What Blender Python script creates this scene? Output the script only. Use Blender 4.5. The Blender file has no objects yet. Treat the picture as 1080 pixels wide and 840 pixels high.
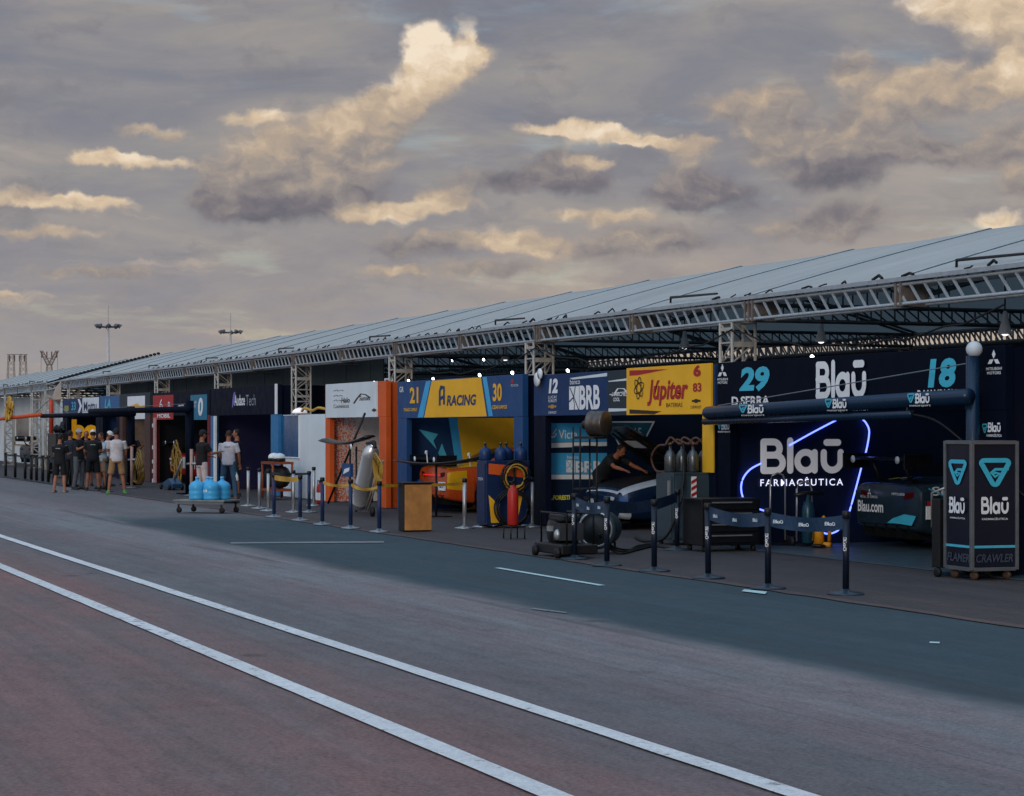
import bpy, bmesh, math, random
from mathutils import Vector, Matrix, Euler
from math import radians as R, pi, sin, cos

rnd = random.Random(7)
S = bpy.context.scene
COL = S.collection

# ------------------------------------------------------------------ camera, sky, sun, exposure
F = 2250.0                       # focal length in photo pixels (1080 wide)
TH = math.atan(890 / F)          # angle between the view and the pit row
CT, ST = cos(TH), sin(TH)
CAMZ = 1.8
cam_d = bpy.data.cameras.new('camera')
cam = bpy.data.objects.new('camera', cam_d)
COL.objects.link(cam)
cam.location = (0, 0, CAMZ)
cam.rotation_euler = (pi / 2, 0, pi / 2 - TH)
cam_d.sensor_width = 36
cam_d.lens = 36 * F / 1080
cam_d.shift_y = 32 / 1080
cam_d.clip_start = 0.5
cam_d.clip_end = 6000
S.camera = cam

SUN_EL = R(14)
SUN_DIR = Vector((0.75, -0.62, 0)).normalized() * cos(SUN_EL) + Vector((0, 0, sin(SUN_EL)))
sd = bpy.data.lights.new('sun', 'SUN')
sd.energy = 0.7
sd.angle = R(14)
sd.color = (1.0, 0.88, 0.76)
sun = bpy.data.objects.new('sun', sd)
COL.objects.link(sun)
sun.rotation_euler = (-SUN_DIR).to_track_quat('-Z', 'Y').to_euler()
S.view_settings.view_transform = 'Standard'
S.view_settings.look = 'None'
S.view_settings.exposure = 0
S.view_settings.gamma = 1


def lin(h):
    h = h.lstrip('#')
    out = []
    for i in (0, 2, 4):
        v = int(h[i:i + 2], 16) / 255
        out.append(v / 12.92 if v <= 0.04045 else ((v + 0.055) / 1.055) ** 2.4)
    return tuple(out) + (1.0,)


class NT:
    """small helper for writing node trees"""
    def __init__(s, tree):
        s.t = tree

    def n(s, kind, **kw):
        nd = s.t.nodes.new(kind)
        for k, v in kw.items():
            setattr(nd, k, v)
        return nd

    def put(s, sock, v):
        if isinstance(v, bpy.types.NodeSocket):
            s.t.links.new(v, sock)
        elif v is not None:
            sock.default_value = v

    def m(s, op, a, b=None, c=None, clamp=False):
        nd = s.n('ShaderNodeMath', operation=op)
        nd.use_clamp = clamp
        for i, v in enumerate((a, b, c)):
            s.put(nd.inputs[i], v)
        return nd.outputs[0]

    def vm(s, op, a, b=None, out=0):
        nd = s.n('ShaderNodeVectorMath', operation=op)
        s.put(nd.inputs[0], a)
        if b is not None:
            s.put(nd.inputs[1], b)
        return nd.outputs[out]

    def mr(s, v, a, b, c, d, smooth=True):
        nd = s.n('ShaderNodeMapRange')
        nd.interpolation_type = 'SMOOTHSTEP' if smooth else 'LINEAR'
        for i, x in enumerate((v, a, b, c, d)):
            s.put(nd.inputs[i], x)
        return nd.outputs[0]

    def mix(s, f, a, b, mode='MIX'):
        nd = s.n('ShaderNodeMix', data_type='RGBA', blend_type=mode)
        s.put(nd.inputs[0], f)
        s.put(nd.inputs[6], a)
        s.put(nd.inputs[7], b)
        return nd.outputs[2]

    def noise(s, vec, scale, detail=4, rough=0.55, out=0, dist=0.0):
        nd = s.n('ShaderNodeTexNoise')
        s.put(nd.inputs['Vector'], vec)
        nd.inputs['Scale'].default_value = scale
        nd.inputs['Detail'].default_value = detail
        nd.inputs['Roughness'].default_value = rough
        nd.inputs['Distortion'].default_value = dist
        return nd.outputs[out]

    def ramp(s, v, stops):
        nd = s.n('ShaderNodeValToRGB')
        el = nd.color_ramp.elements
        while len(el) < len(stops):
            el.new(0.5)
        for e, (p, c) in zip(el, stops):
            e.position = p
            e.color = c
        s.put(nd.inputs[0], v)
        return nd.outputs[0]


def make_world():
    w = bpy.data.worlds.new('World')
    S.world = w
    w.use_nodes = True
    t = w.node_tree
    t.nodes.clear()
    k = NT(t)
    d = k.n('ShaderNodeTexCoord').outputs['Generated']
    fwd = (-CT, ST, 0)
    rgt = (ST, CT, 0)
    df = k.vm('DOT_PRODUCT', d, fwd, 1)
    dr = k.vm('DOT_PRODUCT', d, rgt, 1)
    dz = k.n('ShaderNodeSeparateXYZ')
    t.links.new(d, dz.inputs[0])
    dz = dz.outputs[2]
    az = k.m('ARCTAN2', dr, df)
    el = k.m('ARCSINE', dz)
    # azimuth and elevation on the sky, in units of 100 / F radians
    U = k.m('MULTIPLY', az, F / 100)
    V = k.m('MULTIPLY', el, F / 100)
    cb = k.n('ShaderNodeCombineXYZ')
    k.put(cb.inputs[0], U)
    k.put(cb.inputs[1], V)
    p = cb.outputs[0]
    # domain warps: broad rolls, then billows, then fine wisps
    w1 = k.vm('SUBTRACT', k.noise(p, 1.5, 2, 0.5, 1), (0.5, 0.5, 0.5))
    w2 = k.vm('SUBTRACT', k.noise(p, 3.6, 5, 0.52, 1), (0.5, 0.5, 0.5))
    pw = k.vm('ADD', p, k.vm('MULTIPLY', w1, (0.30, 0.14, 0)))
    pw = k.vm('ADD', pw, k.vm('MULTIPLY', w2, (0.46, 0.26, 0)))
    # clouds: centre x, y and radii in hundredths, base brightness, rise of brightness towards the top
    C = [
        (448, 48, 30, 26, 1.08, .10), (446, 62, 32, 32, 1.0, .10), (492, 50, 17, 24, .86, .15), (496, 66, 24, 24, .80, .15), (466, 82, 40, 28, .84, .14), (470, 74, 36, 22, .86, .1),
        (434, 104, 36, 28, .70, .18), (412, 120, 36, 30, .62, .2), (392, 136, 38, 32, .58, .2), (360, 148, 46, 38, .58, .2),
        (326, 165, 70, 48, .52, .2), (362, 188, 74, 46, .42, .22), (285, 186, 80, 44, .42, .18),
        (255, 203, 60, 34, .30, .18), (300, 218, 95, 24, .12, .1),
        (385, 229, 55, 8, .90, .05), (420, 222, 70, 9, .84, .05), (470, 217, 45, 8, .74, .05), (360, 212, 20, 14, .8, .05),
        (82, 221, 80, 9, .80, .06), (100, 215, 45, 7, .82, .04), (30, 214, 50, 12, .66, .05), (150, 179, 75, 8, .80, .06), (128, 172, 45, 6, .84, .04), (110, 172, 40, 10, .72, .06),
        (268, 129, 40, 9, .80, .05), (170, 146, 50, 9, .6, .05), (45, 250, 70, 9, .6, 0),
        (655, 148, 75, 8, .88, .05), (630, 141, 60, 6, .90, .03), (690, 152, 50, 6, .8, .03), (590, 137, 60, 8, .80, .05), (735, 155, 45, 14, .5, .05), (620, 172, 40, 8, .7, 0),
        (545, 192, 90, 18, .24, .16), (612, 194, 46, 20, .18, .18), (588, 174, 34, 24, .28, .16),
        (815, 122, 50, 40, .46, .16), (768, 118, 38, 16, .44, .1), (812, 160, 40, 30, .42, .1), (895, 76, 24, 20, .46, .1),
        (728, 186, 46, 28, .38, .2), (752, 208, 70, 22, .16, .2), (712, 206, 42, 20, .22, .2),
        (925, 116, 66, 44, .50, .16), (992, 106, 62, 36, .52, .16), (1052, 100, 44, 24, .62, .14), (1060, 150, 48, 26, .46, .16),
        (884, 160, 60, 36, .34, .2), (872, 190, 62, 20, .12, .14), (962, 166, 62, 22, .34, .16), (1020, 172, 70, 20, .42, .12),
        (1012, 12, 85, 38, .84, .12), (1062, 44, 60, 40, .74, .12), (1066, 92, 40, 26, .85, .1),
        (890, 232, 75, 26, .32, .14), (848, 248, 60, 16, .40, .1), (1043, 240, 36, 12, .95, .05), (1066, 202, 32, 24, .40, .1),
        (630, 228, 75, 11, .66, .1), (560, 262, 50, 12, .72, .05), (700, 252, 80, 20, .34, .14), (640, 262, 80, 18, .42, .1),
        (440, 258, 70, 18, .30, .12), (520, 252, 75, 14, .66, .06), (520, 285, 90, 14, .42, .05), (420, 286, 40, 8, .6, 0),
        (110, 292, 90, 8, .42, 0), (8, 314, 30, 6, .7, 0), (470, 208, 40, 12, .5, .05),
    ]
    Wsum = None
    Ssum = None
    for (cx, cy, rx, ry, base, slope) in C:
        c3 = ((cx - 540) / 100, (452 - cy) / 100, 0)
        q = k.vm('MULTIPLY', k.vm('SUBTRACT', pw, c3), (100 / rx, 100 / ry, 0))
        r2 = k.vm('DOT_PRODUCT', q, q, 1)
        wgt = k.m('MULTIPLY_ADD', r2, -0.62, 1.0, clamp=True)
        wgt = k.m('MULTIPLY', wgt, wgt)
        qy = k.vm('DOT_PRODUCT', q, (-0.35 * slope, slope, 0), 1)
        br = k.m('MULTIPLY', wgt, k.m('ADD', qy, base))
        Wsum = wgt if Wsum is None else k.m('ADD', Wsum, wgt)
        Ssum = br if Ssum is None else k.m('ADD', Ssum, br)
    tone = k.m('DIVIDE', Ssum, k.m('MAXIMUM', Wsum, 0.001))
    n3 = k.noise(k.vm('MULTIPLY', pw, (0.8, 1.2, 1)), 2.6, 6, 0.55)
    n3b = k.noise(k.vm('MULTIPLY', k.vm('ADD', pw, (0.07, -0.10, 0)), (0.8, 1.2, 1)), 2.6, 6, 0.55)
    relief = k.m('SUBTRACT', n3, n3b)
    tone = k.m('ADD', tone, k.m('MULTIPLY', relief, 0.8))
    tone = k.m('ADD', tone, k.m('MULTIPLY', k.m('SUBTRACT', k.noise(p, 3.0, 5, 0.55), 0.5), 0.22))
    dens = k.m('ADD', Wsum, k.m('MULTIPLY', k.m('SUBTRACT', n3, 0.5), 1.15))
    alpha = k.m('MULTIPLY', k.mr(dens, 0.06, 1.02, 0.0, 1.0), 0.96)
    ccol = k.ramp(tone, [(0.0, lin('67666f')), (0.2, lin('7a757b')), (0.42, lin('99908b')), (0.62, lin('baa793')), (0.82, lin('dcc5a8')), (1.0, lin('f6e4cc'))])
    rag = k.noise(k.vm('ADD', k.vm('MULTIPLY', pw, (0.55, 1.3, 1)), (3.3, 8.1, 0)), 1.25, 7, 0.6)
    ragm = k.m('MULTIPLY', k.mr(rag, 0.50, 0.68, 0.0, 0.65), k.m('MULTIPLY', k.mr(V, 0.6, 2.6, 0.15, 1.0), k.mr(U, 0.0, 4.0, 1.0, 0.55)))
    rag2 = k.noise(k.vm('ADD', k.vm('MULTIPLY', pw, (0.4, 2.3, 1)), (1.7, 2.1, 0)), 1.3, 7, 0.6)
    litm = k.m('MULTIPLY', k.mr(rag2, 0.57, 0.72, 0.0, 0.5), k.mr(V, 4.0, 1.2, 0.15, 1.0))
    # veil of high grey cloud drawn out in long streaks
    st = k.vm('MULTIPLY', p, (0.28, 1.15, 1))
    s1 = k.noise(st, 1.1, 6, 0.58, 0, 0.5)
    s2 = k.noise(k.vm('ADD', k.vm('MULTIPLY', p, (0.5, 2.2, 1)), (7, 3, 0)), 1.0, 6, 0.6, 0, 0.3)
    veil = k.ramp(k.m('MULTIPLY_ADD', k.m('SUBTRACT', s1, 0.5), 1.9, 0.5), [(0.0, lin('737a89')), (0.35, lin('86868e')), (0.65, lin('989493')), (1.0, lin('aea39b'))])
    warm = k.ramp(k.m('MULTIPLY_ADD', k.m('SUBTRACT', s2, 0.5), 1.5, k.mr(U, -5.0, 3.0, 0.35, 0.68)), [(0.0, lin('9393a0')), (0.5, lin('aea299')), (1.0, lin('c6b29d'))])
    low = k.m('MULTIPLY', k.mr(V, 2.9, 0.6, 0.0, 1.0), k.mr(U, -5.0, 3.0, 0.45, 1.0))
    veil = k.mix(low, veil, warm)
    gap = k.mr(s2, 0.56, 0.70, 0.0, 0.22)
    sky = k.n('ShaderNodeTexSky')
    sky.sky_type = 'NISHITA'
    sky.sun_disc = False
    sky.sun_elevation = SUN_EL
    sky.sun_rotation = math.atan2(SUN_DIR.x, SUN_DIR.y)
    clear = k.mix(1.0, sky.outputs[0], (0.1, 0.1, 0.1, 1), 'MULTIPLY')
    veil = k.mix(gap, veil, clear)
    veil = k.mix(ragm, veil, lin('7c7b83'))
    veil = k.mix(litm, veil, lin('c9b5a0'))
    cloud = k.mix(alpha, veil, ccol)
    # sky gain added for scene light: overhead, round the low sun, across the lane
    up = k.mr(el, R(14), R(60), 1.0, 2.45)
    ds = k.vm('DOT_PRODUCT', d, tuple(SUN_DIR), 1)
    glow = k.mr(ds, 0.2, 1.0, 0.0, 0.9)
    gl = k.mix(glow, (1, 1, 1, 1), (1.75, 1.5, 1.3, 1))
    cloud = k.mix(1.0, cloud, gl, 'MULTIPLY')
    lo = k.vm('DOT_PRODUCT', d, tuple(Vector((0.25, -1, 0.3)).normalized()), 1)
    lf = k.mr(lo, 0.15, 0.95, 0.0, 1.0)
    cloud = k.mix(1.0, cloud, k.mix(lf, (1, 1, 1, 1), (1.65, 1.9, 2.1, 1)), 'MULTIPLY')
    ul = k.n('ShaderNodeVectorMath', operation='SCALE')
    k.put(ul.inputs[0], cloud)
    k.put(ul.inputs['Scale'], up)
    tint = k.mix(k.mr(el, R(16), R(50), 0, 1), (1, 1, 1, 1), (0.70, 0.97, 1.26, 1))
    fin = k.mix(1.0, ul.outputs[0], tint, 'MULTIPLY')
    bg = k.n('ShaderNodeBackground')
    k.put(bg.inputs[0], fin)
    bg.inputs[1].default_value = 1.0
    o = k.n('ShaderNodeOutputWorld')
    t.links.new(bg.outputs[0], o.inputs[0])


make_world()

# ------------------------------------------------------------------ projection of measured photo points onto real planes


def at(x, y, P):
    """point on the plane Y = P (parallel to the pit row)"""
    a = (x - 540) / F
    t = P / (ST + a * CT)
    return Vector((t * (-CT + a * ST), P, CAMZ + t * (452 - y) / F))


def atX(x, y, X):
    """point on a wall across the row, X constant"""
    a = (x - 540) / F
    t = X / (-CT + a * ST)
    return Vector((X, t * (ST + a * CT), CAMZ + t * (452 - y) / F))


def G(x, y):
    """point on the ground"""
    a = (x - 540) / F
    t = CAMZ * F / (y - 452)
    return Vector((t * (-CT + a * ST), t * (ST + a * CT), 0))


# ------------------------------------------------------------------ materials
MATS = {}


def mat(name, hexc, rough=0.55, metal=0.0, var=0.12, scale=6.0, bump=0.0, emit=0.0, spec=0.3):
    if name in MATS:
        return MATS[name]
    m = bpy.data.materials.new(name)
    m.use_nodes = True
    k = NT(m.node_tree)
    b = m.node_tree.nodes['Principled BSDF']
    c = lin(hexc) if isinstance(hexc, str) else hexc
    b.inputs['Metallic'].default_value = metal
    b.inputs['Specular IOR Level'].default_value = spec
    co = k.n('ShaderNodeTexCoord').outputs['Object']
    n = k.noise(co, scale, 5, 0.6)
    d = tuple(x * (1 - var) for x in c[:3]) + (1,)
    u = tuple(min(1, x * (1 + var)) for x in c[:3]) + (1,)
    k.put(b.inputs['Base Color'], k.mix(k.mr(n, 0.3, 0.7, 0, 1), d, u))
    k.put(b.inputs['Roughness'], k.mr(k.noise(co, scale * 2.3, 4), 0.3, 0.7, max(0.05, rough - 0.06), min(1, rough + 0.06)))
    if bump:
        bn = k.n('ShaderNodeBump')
        bn.inputs['Strength'].default_value = bump
        bn.inputs['Distance'].default_value = 0.02
        k.put(bn.inputs['Height'], k.noise(co, scale * 4, 5))
        k.put(b.inputs['Normal'], bn.outputs[0])
    if emit:
        b.inputs['Emission Color'].default_value = c
        b.inputs['Emission Strength'].default_value = emit
    MATS[name] = m
    return m


alu = mat('aluminium', '98a1a8', 0.42, 0.3, 0.12, 9)
alu_old = mat('worn aluminium', 'a8a49c', 0.55, 0.2, 0.15, 8)
steel = mat('steel', 'a4a6a8', 0.35, 0.6, 0.05, 3)
navy = mat('navy vinyl', '081022', 0.6, 0, 0.08, 1.2, .25, 0, .08)
navy_deep = mat('dark navy vinyl', '030c1c', 0.6, 0, 0.1, 1.2, .25, 0, .06)
blue_panel = mat('blue printed vinyl', '16406f', 0.5, 0, 0.08, 1.2, .25)
blue_dark = mat('deep blue vinyl', '10305a', 0.6, 0, 0.08, 1.2, .25)
teal = mat('teal print', '3aaac4', 0.5, 0, 0.06, 4)
cyan = mat('cyan print', '3a9acb', 0.5, 0, 0.06, 4)
cyan_lt = mat('light cyan print', '45a9c4', 0.5, 0, 0.06, 4)
yellow = mat('yellow print', 'e0a820', 0.5, 0, 0.06, 1.2, .25)
yellow_deep = mat('ochre yellow print', 'd6a426', 0.45, 0, 0.06, 4)  # albedo raised to stand in for spot light on the inner wall
orange = mat('orange paint', 'c4531d', 0.5, 0, 0.1, 1.2, .25)
white_print = mat('white print', 'd6dadd', 0.55, 0, 0.05, 4)
white_panel = mat('white panel', 'c6d0d6', 0.5, 0, 0.06, 1.2, .25)
red = mat('red paint', 'a3241f', 0.4, 0, 0.12, 5)
red_print = mat('red print', '9c1f22', 0.5, 0, 0.06, 5)
dkblue_print = mat('dark blue print', '17365c', 0.5, 0, 0.06, 5)
black = mat('black rubber', '0f1012', 0.6, 0, 0.2, 9)
blackmat = mat('black paint', '121417', 0.45, 0, 0.15, 7)
carbon = mat('dark carbon', '17191c', 0.3, 0, 0.2, 12)
grey = mat('mid grey', '5c6165', 0.5, 0, 0.12, 6)
greydk = mat('dark grey green vinyl', '27323a', 0.6, 0, 0.15, 0.6)
post_blue = mat('navy powder coat', '1a2d52', 0.4, 0.1, 0.12, 9)
post_dark = mat('dark powder coat', '0e1828', 0.35, 0.1, 0.12, 9)
wood = mat('plywood', 'a8753f', 0.6, 0, 0.18, 5)
boom_mat = mat('boom blue paint', '11283f', 0.24, 0.1, 0.03, 3)
skin = mat('skin', '8a5a45', 0.55, 0, 0.08, 10)
hair_m = mat('dark hair', '17120f', 0.7, 0, 0.2, 40)
jug_m = mat('blue plastic', '3f9fcf', 0.3, 0, 0.08, 9)
yel_tape = mat('yellow tape', 'ad842a', 0.5, 0, 0.15, 8)
lamp_m = mat('lamp glow', 'ffffff', 0.4, emit=9.0)
neon_m = mat('neon glow', (0.12, 0.17, 1.0, 1), 0.4, emit=3.6)
letter_glow = mat('emissive letters', (0.72, 0.75, 1.0, 1), 0.4, emit=1.1)  # the small wall lettering itself emits a pale blue
logo_glow = mat('logo letters', (0.46, 0.46, 0.5, 1), 0.4, 0, 0.05, emit=0.36)  # emission added to brighten the wall logo against the dark partition
glass_m = mat('dark glass', '0c1318', 0.08, 0, 0.1, 3)
fabric_wall = mat('tent wall fabric', '33404a', 0.7, 0, 0.12, 0.5)


def asphalt_color(k, co, a, b, c, streak, amp=1.0):
    big = k.noise(k.vm('MULTIPLY', co, (0.10, 0.30, 1)), 1.0, 6, 0.62, 0, 0.6)
    lane = k.noise(k.vm('MULTIPLY', co, (0.015, 1.3, 1)), 1.0, 4, 0.6)
    patch = k.noise(k.vm('MULTIPLY', co, (0.45, 1.1, 1)), 1.0, 6, 0.68)
    med = k.noise(k.vm('MULTIPLY', co, (0.35, 1.4, 1)), 1.3, 6, 0.65)
    fine = k.noise(co, 30, 4, 0.75)
    grit = k.noise(co, 130, 2, 0.6)
    t = k.m('ADD', k.m('ADD', k.m('MULTIPLY', big, 0.45), k.m('MULTIPLY', lane, 0.25)), k.m('MULTIPLY', patch, 0.30))
    col = k.ramp(k.m('MULTIPLY_ADD', k.m('SUBTRACT', t, 0.5), 3.0 * streak, 0.5), [(0.0, a), (0.5, b), (1.0, c)])
    mott = k.noise(k.vm('MULTIPLY', co, (1.0, 1.7, 1)), 3.4, 4, 0.7)
    scr = k.noise(k.vm('MULTIPLY', co, (0.12, 9.0, 1)), 1.0, 4, 0.6)
    f = k.m('ADD', k.m('MULTIPLY', k.m('SUBTRACT', med, 0.5), 0.8), k.m('MULTIPLY', k.m('SUBTRACT', fine, 0.5), 2.1))
    f = k.m('ADD', f, k.m('MULTIPLY', k.m('SUBTRACT', mott, 0.5), 0.75))
    f = k.m('ADD', f, k.m('MULTIPLY', k.m('SUBTRACT', scr, 0.5), 0.5))
    f = k.m('ADD', f, k.m('MULTIPLY', k.m('SUBTRACT', grit, 0.5), 1.3))
    sc = k.n('ShaderNodeVectorMath', operation='SCALE')
    k.put(sc.inputs[0], col)
    k.put(sc.inputs['Scale'], k.m('MULTIPLY_ADD', f, amp, 1.0))
    return sc.outputs[0], fine, grit, med


def ground_mat(name, a, b, c, streak=1.0, rough=0.8, amp=1.0, under=None, edge=None, near=None, chips=None):
    """under + edge: fade into the surface below towards a worn border; near: redder old track beside the start of Y"""
    m = bpy.data.materials.new(name)
    m.use_nodes = True
    k = NT(m.node_tree)
    bs = m.node_tree.nodes['Principled BSDF']
    co = k.n('ShaderNodeTexCoord').outputs['Object']
    sx = k.n('ShaderNodeSeparateXYZ')
    k.put(sx.inputs[0], co)
    col, fine, grit, med = asphalt_color(k, co, a, b, c, streak, amp)
    wob = k.m('SUBTRACT', k.noise(k.vm('MULTIPLY', co, (0.25, 0.6, 1)), 1.0, 6, 0.65), 0.5)

    def worn(q):
        yb = k.m('ADD', sx.outputs[1], k.m('MULTIPLY', wob, 1.6))
        band = k.m('MULTIPLY', k.mr(yb, 5.6, 7.3, 0.0, 1.0), k.mr(yb, 7.7, 9.2, 1.0, 0.0))
        u = k.n('ShaderNodeVectorMath', operation='SCALE')
        k.put(u.inputs[0], q)
        k.put(u.inputs['Scale'], k.m('MULTIPLY_ADD', band, 0.42, 1.0))
        return u.outputs[0]
    if near:
        col = worn(col)
        nc, _, _, _ = asphalt_color(k, co, *near, streak, amp)
        col = k.mix(k.mr(k.m('ADD', sx.outputs[1], k.m('MULTIPLY', wob, 2.6)), 5.6, 3.4, 0.0, 1.0), col, nc)
    if under:
        uc, _, _, _ = asphalt_color(k, co, *under, 1.3, 1.0)
        uc = worn(uc)
        y = k.m('ADD', sx.outputs[1], k.m('ADD', k.m('MULTIPLY', wob, 0.8), k.m('MULTIPLY', k.m('SUBTRACT', fine, 0.5), 0.5)))
        x = k.m('ADD', sx.outputs[0], k.m('MULTIPLY', wob, 9.0))
        f1 = k.mr(y, edge[0], edge[1], 0.0, 1.0)
        f2 = k.mr(x, edge[2] - 2.0, edge[2] + 3.0, 0.0, 1.0)
        col = k.mix(k.m('MULTIPLY', f1, f2), uc, col)
        # dark wheel marks along the border, worn pale beside them
        mk = k.noise(k.vm('MULTIPLY', co, (0.10, 2.2, 1)), 1.0, 4, 0.6)
        dk_ = k.m('MULTIPLY', k.mr(mk, 0.54, 0.66, 0.0, 0.5), k.m('MULTIPLY', k.mr(sx.outputs[1], 9.2, 7.9, 0.0, 1.0), k.mr(sx.outputs[1], 6.7, 7.4, 0.0, 1.0)))
        col = k.mix(dk_, col, (0.035, 0.036, 0.04, 1))
    if chips:
        uc, _, _, _ = asphalt_color(k, co, *chips, 1.3, 1.0)
        ch = k.m('ADD', k.noise(k.vm('MULTIPLY', co, (1.0, 1.0, 1)), 7.0, 6, 0.75), k.m('MULTIPLY', k.noise(k.vm('MULTIPLY', co, (0.12, 0.4, 1)), 1.0, 3, 0.5), 0.35))
        col = k.mix(k.mr(ch, 0.74, 0.86, 0.0, 0.8), col, uc)
    vo = k.n('ShaderNodeTexVoronoi')
    k.put(vo.inputs['Vector'], co)
    vo.inputs['Scale'].default_value = 0.55
    spot = k.mr(k.m('ADD', vo.outputs['Distance'], k.m('MULTIPLY', k.m('SUBTRACT', fine, 0.5), 0.12)), 0.03, 0.10, 0.45, 0.0)
    k.put(bs.inputs['Base Color'], k.mix(spot, col, (0.02, 0.02, 0.022, 1)))
    k.put(bs.inputs['Roughness'], k.mr(med, 0.3, 0.7, rough - 0.12, rough + 0.08))
    bs.inputs['Specular IOR Level'].default_value = 0.35
    bn = k.n('ShaderNodeBump')
    bn.inputs['Strength'].default_value = 0.6
    bn.inputs['Distance'].default_value = 0.008
    k.put(bn.inputs['Height'], k.m('ADD', fine, k.m('MULTIPLY', grit, 0.7)))
    k.put(bs.inputs['Normal'], bn.outputs[0])
    return m


# ------------------------------------------------------------------ mesh helpers
def frame(d):
    d = d.normalized()
    up = Vector((0, 0, 1)) if abs(d.z) < 0.95 else Vector((0, 1, 0))
    a = d.cross(up).normalized()
    b = a.cross(d).normalized()
    return a, b


class MB:
    def __init__(s):
        s.v = []
        s.f = []
        s.sm = []

    def add(s, vs, fs, smooth=False):
        o = len(s.v)
        s.v += [Vector(v) for v in vs]
        s.f += [tuple(i + o for i in f) for f in fs]
        s.sm += [smooth] * len(fs)
        return s

    def box(s, x0, x1, y0, y1, z0, z1, M=None):
        vs = [Vector(v) for v in ((x0, y0, z0), (x1, y0, z0), (x1, y1, z0), (x0, y1, z0), (x0, y0, z1), (x1, y0, z1), (x1, y1, z1), (x0, y1, z1))]
        if M:
            vs = [M @ v for v in vs]
        return s.add(vs, [(0, 3, 2, 1), (4, 5, 6, 7), (0, 1, 5, 4), (1, 2, 6, 5), (2, 3, 7, 6), (3, 0, 4, 7)])

    def cbox(s, c, sx, sy, sz, M=None):
        return s.box(c[0] - sx / 2, c[0] + sx / 2, c[1] - sy / 2, c[1] + sy / 2, c[2] - sz / 2, c[2] + sz / 2, M)

    def tube(s, p, q, r, n=8, r2=None):
        return s.path([p, q], [r, r if r2 is None else r2], n)

    def path(s, pts, r, n=8, flat=1.0):
        pts = [Vector(p) for p in pts]
        rs = r if isinstance(r, (list, tuple)) else [r] * len(pts)
        vs, fs = [], []
        for i, p in enumerate(pts):
            d = (pts[min(i + 1, len(pts) - 1)] - pts[max(i - 1, 0)])
            a, b = frame(d)
            for j in range(n):
                t = 2 * pi * (j + 0.5) / n
                vs.append(p + a * cos(t) * rs[i] + b * sin(t) * rs[i] * flat)
        for i in range(len(pts) - 1):
            for j in range(n):
                fs.append((i * n + j, i * n + (j + 1) % n, (i + 1) * n + (j + 1) % n, (i + 1) * n + j))
        fs.append(tuple(range(n - 1, -1, -1)))
        fs.append(tuple((len(pts) - 1) * n + j for j in range(n)))
        return s.add(vs, fs, n > 5)

    def lathe(s, prof, o=(0, 0, 0), n=16, M=None, caps=True):
        o = Vector(o)
        vs, fs = [], []
        for (r, z) in prof:
            for j in range(n):
                t = 2 * pi * j / n
                v = Vector((r * cos(t), r * sin(t), z))
                vs.append((M @ v if M else v) + o)
        k = len(prof)
        for i in range(k - 1):
            for j in range(n):
                fs.append((i * n + j, i * n + (j + 1) % n, (i + 1) * n + (j + 1) % n, (i + 1) * n + j))
        if caps:
            fs.append(tuple(range(n - 1, -1, -1)))
            fs.append(tuple((k - 1) * n + j for j in range(n)))
        return s.add(vs, fs, True)

    def ball(s, c, rx, ry=None, rz=None, n=12, M=None):
        ry = ry or rx
        rz = rz or rx
        pr = []
        vs, fs = [], []
        c = Vector(c)
        m = max(5, n // 2)
        for i in range(m + 1):
            ph = -pi / 2 + pi * (i if 0 < i < m else (i + (0.02 if i == 0 else -0.02))) / m
            for j in range(n):
                t = 2 * pi * j / n
                v = Vector((rx * cos(ph) * cos(t), ry * cos(ph) * sin(t), rz * sin(ph)))
                vs.append((M @ v if M else v) + c)
        for i in range(m):
            for j in range(n):
                fs.append((i * n + j, i * n + (j + 1) % n, (i + 1) * n + (j + 1) % n, (i + 1) * n + j))
        fs.append(tuple(range(n - 1, -1, -1)))
        fs.append(tuple(m * n + j for j in range(n)))
        return s.add(vs, fs, True)

    def prism(s, pts, thick, to3):
        """2D outline pts, mapped by to3(u, v, w) with w in 0..thick"""
        n = len(pts)
        vs = [to3(u, v, 0) for u, v in pts] + [to3(u, v, thick) for u, v in pts]
        fs = [tuple(range(n - 1, -1, -1)), tuple(range(n, 2 * n))]
        for i in range(n):
            fs.append((i, (i + 1) % n, n + (i + 1) % n, n + i))
        return s.add(vs, fs)

    def build(s, name, m, parent=None, bevel=0.0):
        o_loc = parent.matrix_world.translation if False else (ROOT_LOC.get(parent.name, Vector()) if parent else Vector())
        me = bpy.data.meshes.new(name)
        me.from_pydata([v - o_loc for v in s.v], [], s.f)
        me.polygons.foreach_set('use_smooth', s.sm)
        me.materials.append(m)
        bm = bmesh.new()
        bm.from_mesh(me)
        bmesh.ops.recalc_face_normals(bm, faces=bm.faces)
        bm.to_mesh(me)
        bm.free()
        o = bpy.data.objects.new(name, me)
        COL.objects.link(o)
        if parent:
            o.parent = parent
            ROOT_LOC[o.name] = o_loc
        if bevel:
            b = o.modifiers.new('bevel', 'BEVEL')
            b.width = bevel
            b.segments = 2
            b.limit_method = 'ANGLE'
        return o


ROOT_LOC = {}


def thing(name, label, cat, loc=(0, 0, 0), group=None):
    o = bpy.data.objects.new(name, None)
    COL.objects.link(o)
    o.location = loc
    o.empty_display_size = 0.3
    ROOT_LOC[o.name] = Vector(loc)
    o['label'] = label
    o['category'] = cat
    if group:
        o['group'] = group
    return o


def tag(o, label, cat, group=None):
    o['label'] = label
    o['category'] = cat
    if group:
        o['group'] = group
    return o


def struct(o):
    o['kind'] = 'structure'
    return o


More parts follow.
